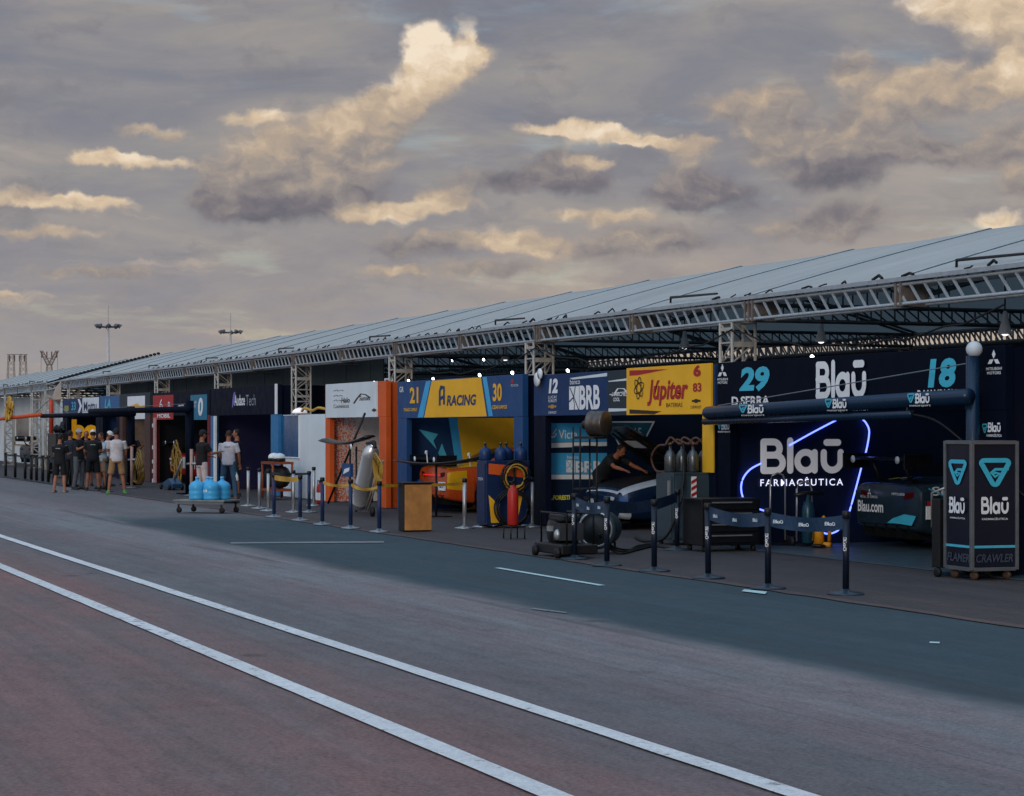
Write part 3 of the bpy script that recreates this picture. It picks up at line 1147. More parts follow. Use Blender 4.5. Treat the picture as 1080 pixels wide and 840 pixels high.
neon([(883, 442), (857, 455.5), (831, 470)])
neon([(801, 489), (790, 495), (782.5, 504), (780, 515), (783, 527), (791, 534), (805, 539)])
neon([(907, 441.5), (912, 447), (915, 456), (912, 475), (906.5, 494), (901, 515), (895.5, 535), (891, 549)])
neon([(864, 560.5), (870, 563), (877, 562), (883, 558.5), (884, 552)])
# booth floor sheet
mb = MB()
mb.box(XB0 + .3, XB1 + 1.0, PF - .12, PF + 7, .014, .03)
mb.build('floor_mat', mat('teal grey floor vinyl', '3c4b54', 0.4, 0, 0.1, 1.5), r)

# --- booth with the yellow battery board
XV0, XV1 = bx(563), bx(754)
r, h, p1, p2, w, XW = booth('blue booth with teal side panels and a big yellow board on its header', XV0, XV1, 2.78, 2.03, blue_dark, navy, navy, mat('teal navy vinyl', '0d2038', .55, 0, .08, 1.2, .2, 0, .2), 7.0, .55, .45)
mb = MB()
q = rf(663.5, 386, 752.5, 437.5, PF)
mb.box(q[0], q[2], PF - .05, PF - .004, q[1], q[3])
yb = mb.build('yellow_board', yellow, r, .006)
PY = PF - .05
letters_f('Júpiter', (683, 400, 726, 428), PY, red_print, yb, 'lettering', .03, .18)
letters_f('BATERIAS', (703, 425, 720, 429.5), PY, mat('dark print', '2a2118', .5), yb, 'lettering', .0)
letters_f('6', (731.5, 385, 739.5, 397.5), PY, red_print, yb, 'number', .05)
letters_f('83', (731, 404, 740, 413.5), PY, red_print, yb, 'number', .03)
decal(bowtie(), rf(730, 421, 739, 425, PY), face_front(PY), 'emblem', mat('dark print', '2a2118', .5), yb)
letters_f('CHEVROLET', (728.5, 428, 740, 431), PY, mat('dark print', '2a2118', .5), yb, bold=0)
poly_f([(664, 391), (705, 389.5), (672, 396), (664, 396.5)], PY, red_print, yb, 'stripe')
poly_f([(664, 432), (698, 434), (690, 437), (664, 436.5)], PY, mat('dark print', '2a2118', .5), yb, 'stripe')
atom = merge([ribbon([(0.5 + .48 * cos(t) * cos(a0) - .2 * sin(t) * sin(a0), .5 + .48 * cos(t) * sin(a0) + .2 * sin(t) * cos(a0)) for t in [2 * pi * i / 20 for i in range(20)]], .05, True) for a0 in (.3, 1.35, 2.4)])
decal(norm(atom), rf(669, 397.5, 679.5, 421.5, PY), face_front(PY), 'emblem', mat('dark print', '2a2118', .5), yb)
letters_f('12', (579, 399.5, 588.5, 415), PF, white_print, h, 'number', .05, .15)
letters_f('LUCAS', (578.5, 417.5, 587.5, 420.5), PF, white_print, h, bold=0, shear=.2)
letters_f('FORESTI', (578.5, 421.5, 587.5, 424.5), PF, white_print, h, bold=0, shear=.2)
decal(bowtie(), rf(578.5, 427, 587, 431, PF), face_front(PF), 'emblem', mat('gold print', 'b08a3a', .4, .3), h)
letters_f('CHEVROLET', (578.5, 434, 587, 436.5), PF, white_print, h, bold=0)
letters_f('banco', (601.5, 400, 612, 405.5), PF, white_print, h, bold=.0)
poly_f([(600.5, 408), (611, 407.5), (611, 432), (600.5, 432.5)], PF, white_print, h, 'emblem')
letters_f('BRB', (611.5, 406.5, 633, 432), PF, white_print, h, 'lettering', .03)
decal(merge([ribbon([(.05, .95), (.5, .5), (.95, .0)], .06), ribbon([(.0, .35), (.45, .55), (.62, 1)], .06), ribbon([(.4, .5), (.55, .2), (.5, 0)], .05)]), rf(601, 408, 611, 432, PF), face_front(PF), 'emblem_line', blue_dark, h, .009)
poly_f([(601, 399), (640.5, 393.5), (640.5, 397), (604, 400.5)], PF, white_panel, h, 'stripe')
poly_f([(641.5, 391.5), (663, 390.5), (663, 438), (641.5, 438.5)], PF, greydk, h, 'printed_panel', .003)
decal(merge([ribbon([(0, .2), (.25, .3), (.45, .85), (.8, .8), (1, .35)], .1), ribbon([(.1, .05), (.35, .35), (.9, .45)], .07)]), rf(644, 408.5, 662, 418, PF), face_front(PF), 'emblem', white_print, h)
letters_f('MARCHES', (646, 413.5, 662, 418), PF, white_print, h, shear=.2)
letters_f('COOL', (647, 419.5, 654, 423.5), PF, white_print, h)
poly_f([(642, 402), (663, 399), (663, 401.5), (642, 403)], PF, white_panel, h, 'stripe')
poly_f([(642, 431), (663, 431), (663, 433.5), (642, 434.5)], PF, white_panel, h, 'stripe')
# dark narrow facing of left pillar, yellow right pillar
mb = MB()
q = rf(742.5, 438.5, 754.5, 494, PF)
mb.box(q[0], q[2] - .02, PF - .03, PF - .002, 1.12, 2.0)
mb.build('pillar_facing', yellow_deep, r, .004)
poly_s([(574.5, 446.5), (640, 446.5), (640, 465.5), (574.5, 467)], XW, cyan, w)
poly_s([(574.5, 467.5), (640, 466), (640, 470.5), (574.5, 472.8)], XW, white_print, w, 'stripe')
poly_s([(573.5, 478), (640, 478), (640, 500.5), (573.5, 500.5)], XW, cyan, w)
poly_s([(573.5, 500.8), (640, 500.8), (640, 505.5), (573.5, 505.8)], XW, white_print, w, 'stripe')
letters_s('Victa', (589, 453.5, 609, 463), XW, white_print, w, bold=.01, th=.007)
decal(merge([ribbon(arc(.5, .6, .42, 190, 350), .2), ribbon([(.55, .5), (.9, 1)], .14)]), rs(578.5, 453, 587, 463, XW), face_side(XW), 'emblem', white_print, w, .007)
letters_s('BRB', (607, 486.5, 634, 498.5), XW, white_print, w, bold=.03, th=.007)
poly_s([(597, 485.5), (606, 485.5), (606, 498.5), (597, 498.5)], XW, white_print, w, 'emblem', .007)
decal(merge([ribbon([(.05, .95), (.5, .5), (.95, .0)], .06), ribbon([(.0, .35), (.45, .55), (.62, 1)], .06)]), rs(597.5, 485.5, 605.5, 498.5, XW), face_side(XW), 'emblem_line', cyan, w, .010)
letters_s('banco', (598, 480.5, 610, 484), XW, white_print, w, bold=0, th=.007)
letters_s('L.FORESTI', (579.5, 522.5, 601, 527.5), XW, mat('yellow letters', 'd8cf4a', .5), w, bold=.04, th=.007, shear=.15)
poly_s([(640, 444.5), (690.8, 444.5), (678, 469.5), (652, 469.5)], XW, white_print, w, 'panel_border', .004)
poly_s([(641, 446), (688, 446), (677, 468), (653, 468)], XW, mat('deep teal print', '1d5a70', .5), w, 'printed_panel', .008)
letters_s('VALE', (659.5, 451.5, 676, 461.5), XW, white_print, w, bold=.0, th=.012)
decal(merge([ribbon(arc(.5, .5, .38, 30, 330), .22), ribbon([(.35, .1), (.65, .9)], .14)]), rs(647, 450.5, 657, 462, XW), face_side(XW), 'emblem', white_print, w, .012)

# --- racing booth 21 / 30
XA0, XA1 = bx(419), bx(551)
r, h, p1, p2, w, XW = booth('blue booth with yellow middle board and numbers 21 and 30', XA0, XA1, 2.82, 2.02, blue_panel, navy, blue_panel, blue_dark, 7.0, .62, .45)
poly_f([(455.5, 401.8), (507.5, 398.2), (513.5, 439.3), (447.5, 440.5)], PF, yellow, h)
poly_f([(449.5, 402.3), (454.5, 401.8), (446.5, 440.5), (440.5, 440.6)], PF, cyan, h, 'stripe')
poly_f([(509, 398), (513.5, 397.7), (520, 439), (515.5, 439.2)], PF, cyan, h, 'stripe')
letters_f('RACING', (471.5, 416.5, 502.5, 428), PF, dkblue_print, h, 'lettering', .035, .15, .008)
decal(merge([ribbon([(.15, 0), (.15, .75), (.3, .95), (.75, .95), (.75, .05)], .26, caps=False), ribbon([(.2, .35), (.55, .45), (.75, .3)], .18, caps=False)]), rf(463, 408, 470.5, 428, PF), face_front(PF), 'emblem', dkblue_print, h, .008)
letters_f('21', (432.5, 408.5, 441.5, 425.5), PF, yellow, h, 'number', .03)
letters_f('30', (520, 404.5, 529.5, 423.5), PF, yellow, h, 'number', .03)
letters_f('THIAGO CAMILO', (426, 430.5, 440, 434), PF, yellow, h, bold=.02)
letters_f('CESAR RAMOS', (519.5, 427.5, 535, 431.5), PF, yellow, h, bold=.02)
letters_f('GR', (421.5, 408, 426, 414), PF, white_panel, h, bold=.02)
poly_f([(539, 400.5), (542, 400.2), (542, 404), (539, 404.3)], PF, red_print, h, 'emblem')
letters_f('TOYOTA', (539, 405.5, 547, 408), PF, white_panel, h, bold=.0)
letters_s('T - L', (546, 468, 549.5, 490), XW, white_panel, w, bold=0) if False else None
poly_s([(482.5, 441), (600, 441), (600, 560), (486, 560)], XW, yellow_deep, w)
poly_s([(473, 441), (482, 441), (490, 500), (485, 520)], XW, cyan, w, 'stripe', .005)
poly_s([(441.5, 453), (462, 458), (457, 465), (460.5, 474)], XW, cyan_lt, w, 'stripe', .005)
poly_s([(452, 441), (470, 441), (484, 505), (470, 500), (462, 474)], XW, dkblue_print, w, 'printed_panel', .0035)
poly_s([(462, 478), (466, 468), (473, 486), (469, 492)], XW, cyan_lt, w, 'stripe', .006)

# --- orange and white booth
XO0, XO1 = bx(343), bx(407)
r, h, p1, p2, w, XW = booth('white headed booth with orange pillars and speckled orange wall', XO0, XO1, 2.86, 2.06, orange, orange, orange, white_print, 3.2, .36, .5)
mb = MB()
q = rf(345.5, 404, 399, 440.5, PF)
mb.box(q[0], q[2], PF - .05, PF - .004, q[1], q[3])
hb = mb.build('white_board', white_panel, r, .005)
PO = PF - .05
dkp = mat('dark print', '2a2118', .5)
for i, (yy, xe) in enumerate(((411, 362), (416.5, 361), (421.5, 360))):
    decal(ribbon([(0, .4), (.3, .9), (.5, .2), (.75, .7), (1, .3)], .22), rf(352.5, yy, xe, yy + 2.2, PO), face_front(PO), 'lettering', grey, hb)
letters_f('Halo', (360, 419.5, 369, 425), PO, dkp, hb, bold=.02, shear=.2)
letters_f('Cosméticos', (352, 426.5, 368, 430.5), PO, dkp, hb, bold=.0)
letters_f('Sunset', (379, 417.5, 391, 422.5), PO, dkp, hb, bold=.01, shear=.2)
decal(ribbon([(0, 0), (.2, .45), (.45, .9), (.75, .8), (1, .5)], .1), rf(373.5, 414.5, 390, 425, PO), face_front(PO), 'emblem', dkp, hb)
decal(bowtie(), rf(392.5, 431, 397, 434.5, PO), face_front(PO), 'emblem', dkp, hb)
# speckles of orange printed on the white wall, thinning towards the back
def speckle_mat():
    m = bpy.data.materials.new('speckled print')
    m.use_nodes = True
    k = NT(m.node_tree)
    b = m.node_tree.nodes['Principled BSDF']
    co = k.n('ShaderNodeTexCoord').outputs['Object']
    sx = k.n('ShaderNodeSeparateXYZ')
    k.put(sx.inputs[0], co)
    n_ = k.noise(co, 26.0, 3, 0.6)
    edge = k.mr(sx.outputs[1], 0.1, 1.5, 0.44, 0.70, False)
    k.put(b.inputs['Base Color'], k.mix(k.m('GREATER_THAN', n_, edge), lin('b9b4b0'), lin('bf5226')))
    b.inputs['Roughness'].default_value = .55
    return m


w.data.materials[0] = speckle_mat()

# --- technology booth, tall, dark
XT0, XT1 = bx(222), bx(293)
r, h, p1, p2, w, XW = booth('tall dark navy booth with violet wall and blue right pillar', XT0, XT1, 2.96, 2.17, navy, navy, mat('blue pillar paint', '2f6f9f', .5), mat('violet navy vinyl', '1c1c40', .5, 0, .1, 1.5), 7.0, .55, .72)
poly_f([(246.5, 414.5), (248.3, 413.5), (247.8, 424), (244.8, 431), (245.5, 421)], PF, mat('violet print', '6b62b0', .5), h, 'emblem')
letters_f('Audace', (247.5, 416.5, 258.5, 428), PF, white_print, h, bold=.02)
letters_f('Tech', (259.5, 416.5, 270, 428), PF, mat('grey letters', '7f8894', .5), h, bold=0)
mb = MB()
q = rf(291.3, 405, 293, 437, PF)
mb.box(q[0] - .04, q[2] - .02, PF - .03, PF - .002, q[1], q[3])
mb.build('edge_trim', white_print, r)
mb = MB()
q = rf(226, 438, 228, 520, PF)
mb.box(q[0] + .1, q[0] + .32, PF - .05, PF + .0, .02, 2.16)
mb.build('edge_trim', white_print, r)

# --- white wall with blue window between the two booths
wp = thing('partition_wall', 'plain white wall panel with a tall blue window, beside the tall navy booth', 'wall', (bx(316), 15.0, 0))
mb = MB()
X0w, X1w = bx(294), bx(342)
mb.box(X0w, X1w, 15.02, 15.10, .02, at(316, 437.5, 15.02).z)
mb.build('wall_panel', white_panel, wp, .006)
mb = MB()
q = rf(296, 438.5, 316, 482, 15.02)
mb.box(q[0], q[2], 14.99, 15.018, q[1], q[3])
wf = mb.build('window', mat('window blue', '1b4a74', .15, 0, .3, 1.2), wp)
mb = MB()
for (a0, a1, b0, b1) in ((q[0] - .03, q[0], q[1], q[3]), (q[2], q[2] + .03, q[1], q[3]), (q[0] - .03, q[2] + .03, q[1] - .03, q[1])):
    mb.box(a0, a1, 14.985, 15.018, b0, b1)
mb.build('window_frame', white_print, wp)

# --- booths of the far half
# teal zero booth / red booth
XR0, XR1 = bx(161), bx(221)
r, h, p1, p2, w, XW = booth('dark booth with red header part and teal board numbered 0', XR0, XR1, 2.95, 2.2, navy, navy, mat('dark red pillar', '6e1a1c', .55), mat('near black vinyl', '10131a', .6), 6.0, .5, .3)
poly_f([(161.5, 417.5), (183, 416.5), (183, 442.5), (161.5, 443)], PF, red_print, h)
poly_f([(201, 417), (218.5, 416), (218.5, 443), (201, 443)], PF, mat('deep cyan print', '1e6c8a', .5), h)
letters_f('0', (209.2, 419.5, 214.3, 439), PF, white_print, h, 'number', .04, .1, .009)
letters_f('CESAR', (202.5, 423, 207.5, 426), PF, white_print, h, bold=0, th=.009)
letters_f('KAIO', (202.5, 427, 207, 430), PF, white_print, h, bold=0, th=.009)
letters_f('6', (168.5, 421, 171.8, 433), PF, white_print, h, 'number', .0, 0, .009)
letters_f('B', (177.5, 424, 179.8, 431), PF, white_print, h, 'number', .0, 0, .009)
letters_f('MOBIL', (166, 436.5, 180, 441), PF, white_print, h, bold=.03, th=.009)
poly_f([(184, 419), (200, 417.5), (200, 424), (184, 425)], PF, white_panel, h, 'stripe') if False else None
letters_f('VOGEL', (188, 427, 194.5, 432), PF, white_print, h, bold=.02)
mb = MB()
q = rf(163.5, 445, 165.5, 510, PF)
mb.box(q[0], q[0] + .28, PF - .06, PF - .01, .02, 2.15)
mb.build('edge_trim', mat('pink white trim', 'b88f8d', .5), r)
for i, yy in enumerate((447, 470, 485, 495, 505)):
    poly_f([(160.5, yy), (163, yy), (163, yy + 4), (160.5, yy + 4)], PF, white_panel, p1, 'emblem', .006)

# white and yellow board booth
XY0, XY1 = bx(126), bx(158)
r, h, p1, p2, w, XW = booth('narrow booth with white and yellow header board and beige wall', XY0, XY1, 3.0, 2.25, greydk, navy, mat('red brown pillar', '4a3432', .6), mat('beige board', '7d6c60', .6), 4.0, .5, .9)
poly_f([(134.5, 418.5), (153, 417.5), (153, 442), (134.5, 442.5)], PF, white_print, h)
poly_f([(134.5, 429), (140, 427.5), (145, 425.5), (148, 428.5), (153, 427.5), (153, 432.5), (134.5, 433)], PF, yellow, h, 'printed_band', .009)
letters_f('GP', (136, 431, 141, 434.5), PF, dkp, h, bold=.03, th=.012)

# navy booths with yellow letters
XN0, XN1 = bx(105.5), bx(126)
r, h, p1, p2, w, XW = booth('narrow blue booth with pale figure on its header, right of yellow letters', XN0, XN1, 2.98, 2.25, mat('bright blue vinyl', '24588a', .5), navy, navy, blue_dark, 4.0, .5, .6)
letters_f('LA', (110.5, 421, 117, 431), PF, cyan_lt, h, bold=.03, shear=.2)
XE0, XE1 = bx(66), bx(105)
r, h, p1, p2, w, XW = booth('navy booth with large yellow letters and blue and white header', XE0, XE1, 2.98, 2.28, blue_dark, navy, navy, navy, 4.0, 1.0, .8)
poly_f([(87, 420), (104.5, 419), (104.5, 436), (87, 436)], PF, white_panel, h)
letters_f('Mottu', (88.5, 423.5, 102, 433.5), PF, dkblue_print, h, bold=.02, th=.009)
letters_f('33', (75.5, 424, 80, 433), PF, cyan_lt, h, 'number', .02)
poly_f([(82, 421), (84, 421), (86.5, 428.5), (84, 435.5), (82, 435.5), (84.3, 428.5)], PF, white_print, h, 'emblem')
poly_f([(68, 428), (72.5, 428), (72.5, 434), (68, 434)], PF, mat('olive print', '8a8a4a', .5), h, 'emblem')
letters_s('be', (75.5, 442.5, 103, 463), XW, mat('bright yellow letters', 'e0a01e', .5, emit=.35), w, bold=.05, th=.02)  # emission added so the letters show in the dark bay

# far side cabin under the far tent
cb = thing('cabin', 'white site cabin with dark window under the far marquee', 'cabin', (bx(22), 17.0, 0))
mb = MB()
mb.box(at(-30, 400, 17).x, at(38, 400, 17).x, 17, 17.15, .02, 3.4)
mb.build('wall_panel', white_panel, cb)
mb = MB()
q = rf(18, 441, 32, 466, 17)
mb.box(q[0], q[2], 16.96, 16.995, q[1], q[3])
wd = mb.build('window', glass_m, cb)
mb = MB()
for (a0, a1, b0, b1) in ((q[0] - .2, q[0], q[1] - .12, q[3] + .1), (q[2], q[2] + .2, q[1] - .12, q[3] + .1), (q[0] - .2, q[2] + .2, q[1] - .14, q[1])):
    mb.box(a0, a1, 16.93, 16.997, b0, b1)
mb.build('window_frame', white_print, cb)
q = rf(14, 466, 40, 470, 17)
mb = MB()
mb.box(q[0], q[2], 16.94, 16.997, q[1], q[3])
mb.build('sill_band', mat('tan band', '8d6a45', .6), cb)
sc = thing('fabric_screen', 'tall white fabric screen between the two marquees', 'screen', (bx(52), 15.9, 0))
mb = MB()
pts = [at(41, 408, 15.9), at(58, 413, 15.9), at(65, 425, 15.9), at(65.5, 502, 15.9), at(41, 502, 15.9)]
mb.add([(p.x, 15.9, max(.02, p.z)) for p in pts] + [(p.x, 15.94, max(.02, p.z)) for p in pts], [(0, 1, 2, 3, 4), (9, 8, 7, 6, 5)] + [(i, (i + 1) % 5, 5 + (i + 1) % 5, 5 + i) for i in range(5)])
mb.build('screen_sheet', white_panel, sc)
mb = MB()
for x in (41, 65.5):
    p = at(x, 430, 15.96)
    mb.tube((p.x, 15.97, .02), (p.x, 15.97, 3.0), .04, 6)
mb.build('screen_frame', alu, sc)

# right edge: next booth with orange stripe
r = thing('pit_booth', 'pale booth with an orange stripe at the right, beyond the dark navy booth', 'booth', (-20.0, 15.5, 0))
Xs = -21.45
mb = MB()
a = at(1063, 430, 15.4)
zt = at(1070, 424, 15.4).z
mb.box(a.x, a.x + 5, 15.4, 15.5, .02, zt)
wl = mb.build('wall_panel', mat('cream panel', 'b3aaa0', .55), r)
q = rf(1063, 441, 1085, 459, 15.4)
mb = MB()
mb.box(q[0], q[0] + 5, 15.385, 15.398, q[1], q[3])
mb.build('stripe', mat('bright orange vinyl', 'd2541d', .5), r)
mb = MB()
mb.cbox((a.x + .35, 15.45, zt + .11), .3, .12, .2)
mb.build('speaker', blackmat, r)
sk = thing('sky_gap_sheet', 'grey white sheet standing in for bright sky under the eave at the right edge', 'banner', (-20, 16.2, 2.4))  # white sheet added where bright sky shows below the eave
mb = MB()
q = rf(1061, 386, 1090, 400, 16.2)
pts = [(q[0], q[1]), (q[0] + 1.5, q[1] + .05), (q[0] + 1.5, q[3] - .1), (q[0] + .5, q[3] - .1), (q[0] + .2, q[3]), (q[0], q[3] + .05)]
mb.prism(pts, .03, lambda u, v, w_: Vector((u, 16.2 + w_, v)))
mb.build('hung_sheet', white_panel, sk)


# ------------------------------------------------------------------ people
def remesh(mb, name, m, parent, voxel, smooth=6):
    """fuse overlapping tubes into one continuous skin"""
    o = mb.build('tmp', m)
    md = o.modifiers.new('r', 'REMESH')
    md.mode = 'VOXEL'
    md.voxel_size = voxel
    md.use_smooth_shade = True
    if smooth:
        sm = o.modifiers.new('s', 'SMOOTH')
        sm.iterations = smooth
        sm.factor = 0.5
    dg = bpy.context.evaluated_depsgraph_get()
    me = bpy.data.meshes.new_from_object(o.evaluated_get(dg))
    me.name = name
    bpy.data.objects.remove(o)
    if not me.materials:
        me.materials.append(m)
    me.polygons.foreach_set('use_smooth', [True] * len(me.polygons))
    q = bpy.data.objects.new(name, me)
    COL.objects.link(q)
    q.parent = parent
    ROOT_LOC[q.name] = Vector()
    return q


def person(label, loc, rz, H=1.75, shirt='151619', legs='pants', legc='20242b', shoe='1b1b1d', hat=None, hair='17120f',
           armL=(10, 8, 15), armR=(10, 8, 15), lean=0, headturn=0, headdown=0, sl=.55, spread=.10, stride=0.0, skinc='8a5a45', back_print=None):
    """arm = (forward swing, outward, elbow bend) in degrees; faces local +Y"""
    r = thing('person', label, 'person', (0, 0, 0), None)
    s = H / 1.75
    sk = mat('skin ' + skinc, skinc, .55, 0, .06, 12)
    sh = mat('cloth ' + shirt, shirt, .8, 0, .14, 9, .15)
    lg = mat('cloth ' + legc, legc, .8, 0, .14, 9, .15)
    so = mat('shoe ' + shoe, shoe, .6)
    hr = mat('hair ' + hair, hair, .7, 0, .2, 40)
    Ml = Matrix.Translation((0, 0, .95)) @ Matrix.Rotation(-R(lean), 4, 'X') @ Matrix.Translation((0, 0, -.95))

    def up(p):
        return Ml @ Vector(p)
    hipz = .93
    legs_j = []
    for sd in (-1, 1):
        st = stride * sd
        hip = Vector((sd * .092, 0, hipz))
        knee = Vector((sd * (.092 + spread * .4), .02 + st * .5, .50))
        ank = Vector((sd * (.092 + spread * .75), -.03 + st, .085))
        toe = ank + Vector((sd * .03, .17, -.05))
        heel = ank + Vector((0, -.055, -.05))
        legs_j.append((hip, knee, ank, toe, heel))
    arms_j = []
    for sd, (fw, out, bend) in ((-1, armL), (1, armR)):
        shd = up((sd * .185, 0, 1.415))
        d = Vector((sd * sin(R(out)), sin(R(fw)) * cos(R(out)), -cos(R(fw)) * cos(R(out))))
        elb = shd + d * .29
        d2 = Vector((sd * sin(R(out * .3)) - sd * .25 * sin(R(bend)), sin(R(fw + bend)), -cos(R(fw + bend)))).normalized()
        wr = elb + d2 * .255
        arms_j.append((shd, elb, wr, d2))
    torso = [(.86, .155, .11), (.95, .165, .118), (1.05, .150, .108), (1.15, .148, .105), (1.27, .165, .115), (1.36, .172, .112), (1.42, .140, .09), (1.455, .07, .065), (1.50, .056, .058), (1.56, .054, .058)]

    def loft(mb, secs, M=None, n=16):
        vs, fs = [], []
        for (z, rx, ry) in secs:
            for j in range(n):
                t = 2 * pi * j / n
                v = Vector((rx * cos(t), ry * sin(t), z))
                vs.append(M @ v if M else v)
        for i in range(len(secs) - 1):
            for j in range(n):
                fs.append((i * n + j, i * n + (j + 1) % n, (i + 1) * n + (j + 1) % n, (i + 1) * n + j))
        fs.append(tuple(range(n - 1, -1, -1)))
        fs.append(tuple((len(secs) - 1) * n + j for j in range(n)))
        mb.add(vs, fs)
    b = MB()
    loft(b, torso, Ml)
    for hip, knee, ank, toe, heel in legs_j:
        b.path([hip + Vector((0, 0, .03)), hip.lerp(knee, .45), knee, knee.lerp(ank, .35) + Vector((0, -.012, 0)), ank, ank + Vector((0, 0, -.04))], [.085, .075, .054, .056, .038, .04], 10)
        b.path([heel, ank + Vector((0, .06, -.045)), toe], [.035, .038, .03], 8)
    for sd, (shd, elb, wr, d2) in zip((-1, 1), arms_j):
        b.path([shd, shd.lerp(elb, .5), elb, elb.lerp(wr, .35), wr], [.052, .046, .038, .038, .026], 9)
        a_, c_ = frame(d2)
        pm = wr + d2 * .055
        b.path([wr, pm, wr + d2 * .095], [.026, .036, .034], 8, .6)
        for fi in range(4):
            o_ = a_ * (fi - 1.5) * .019
            ln = (.062, .072, .068, .052)[fi]
            k1 = wr + d2 * .092 + o_
            k2 = k1 + d2 * ln * .5 - c_ * .006
            k3 = k1 + d2 * ln - c_ * .022
            b.path([k1, k2, k3], [.0095, .009, .008], 6)
        th = wr + d2 * .035 + a_ * (-.03)
        b.path([th, th + d2 * .03 - a_ * .022, th + d2 * .06 - a_ * .024], [.012, .011, .009], 6)
    # head: local frame at the top of the neck
    Mh = Ml @ Matrix.Translation((0, .015, 1.565)) @ Matrix.Rotation(R(headturn), 4, 'Z') @ Matrix.Rotation(-R(headdown) + R(lean) * .5, 4, 'X')
    M3 = Mh.to_3x3()
    b.ball(Mh @ Vector((0, .0, .085)), .074, .092, .108, 14, M3)
    b.ball(Mh @ Vector((0, .035, .022)), .052, .052, .05, 10, M3)
    b.ball(Mh @ Vector((0, .098, .065)), .014, .02, .022, 8, M3)
    for sd in (-1, 1):
        b.ball(Mh @ Vector((sd * .076, -.005, .075)), .012, .02, .03, 8, M3)
    remesh(b, 'body', sk, r, .0085, 2)
    # eyes
    for sd in (-1, 1):
        e = MB()
        e.ball(Mh @ Vector((sd * .03, .084, .088)), .010, .008, .007, 8, M3)
        eo = e.build('eye', hair_m, r)
    e = MB()
    e.ball(Mh @ Vector((0, .084, .033)), .022, .008, .006, 8, M3)
    e.build('mouth', mat('lips', '6e3f38', .6), r)
    # hair
    hb = MB()
    hb.ball(Mh @ Vector((0, -.018, .10)), .083, .092, .104, 14, M3)
    remesh(hb, 'hair', hr, r, .012, 2)
    if hat:
        hm = mat('cloth ' + hat, hat, .75, 0, .14, 9)
        c = MB()
        c.ball(Mh @ Vector((0, -.004, .130)), .09, .106, .085, 14, M3)
        c.ball(Mh @ Vector((0, .105, .122)), .072, .085, .012, 12, M3)
        remesh(c, 'cap', hm, r, .011, 2)
    # shirt
    c = MB()
    loft(c, [(.87, .178, .132), (.95, .182, .136), (1.05, .172, .128), (1.15, .168, .124), (1.27, .184, .134), (1.36, .19, .13), (1.42, .16, .106), (1.462, .085, .08)], Ml)
    for shd, elb, wr, d2 in arms_j:
        e = shd.lerp(elb, min(1.0, sl / .55 * .75))
        c.path([shd + Vector((0, 0, .0)), shd.lerp(e, .5), e], [.068, .066, .066], 10)
    remesh(c, 'shirt', sh, r, .014, 4)
    # legwear
    c = MB()
    loft(c, [(.84, .165, .122), (.90, .172, .126), (.97, .168, .122)])
    for hip, knee, ank, toe, heel in legs_j:
        if legs == 'shorts':
            kk = hip.lerp(knee, .92)
            c.path([hip + Vector((0, 0, .03)), hip.lerp(knee, .5), kk], [.098, .096, .094], 10)
        else:
            c.path([hip + Vector((0, 0, .03)), hip.lerp(knee, .5), knee, knee.lerp(ank, .5), ank + Vector((0, 0, -.01))], [.098, .088, .072, .068, .062], 10)
    remesh(c, 'shorts' if legs == 'shorts' else 'trousers', lg, r, .014, 4)
    for hip, knee, ank, toe, heel in legs_j:
        c = MB()
        c.path([heel + Vector((0, -.01, .015)), ank + Vector((0, .0, -.02)), ank + Vector((0, .08, -.04)), toe + Vector((0, .02, 0))], [.042, .052, .046, .034], 10)
        c.cbox((ank.x + .012 * (1 if ank.x > 0 else -1), ank.y + .06, .02), .085, .27, .026)
        remesh(c, 'shoe', so, r, .01, 2)
    if back_print:
        m_ = mat('print ' + back_print, back_print, .6)
        c = MB()
        c.cbox((0, -.137, 1.33), .15, .004, .018, Ml)
        c.build('back_print', m_, r)
    r.location = (loc[0], loc[1], 0.008)
    r.rotation_euler = (0, 0, rz)
    r.scale = (s, s, s)
    return r


def face_dir(dx_img, away):
    """yaw so that a figure faces right (+1) / left (-1) in the picture and away (+1) / towards (-1) the camera"""
    v = Vector((-CT, ST)) * away + Vector((ST, CT)) * dx_img
    return math.atan2(-v.x, v.y)


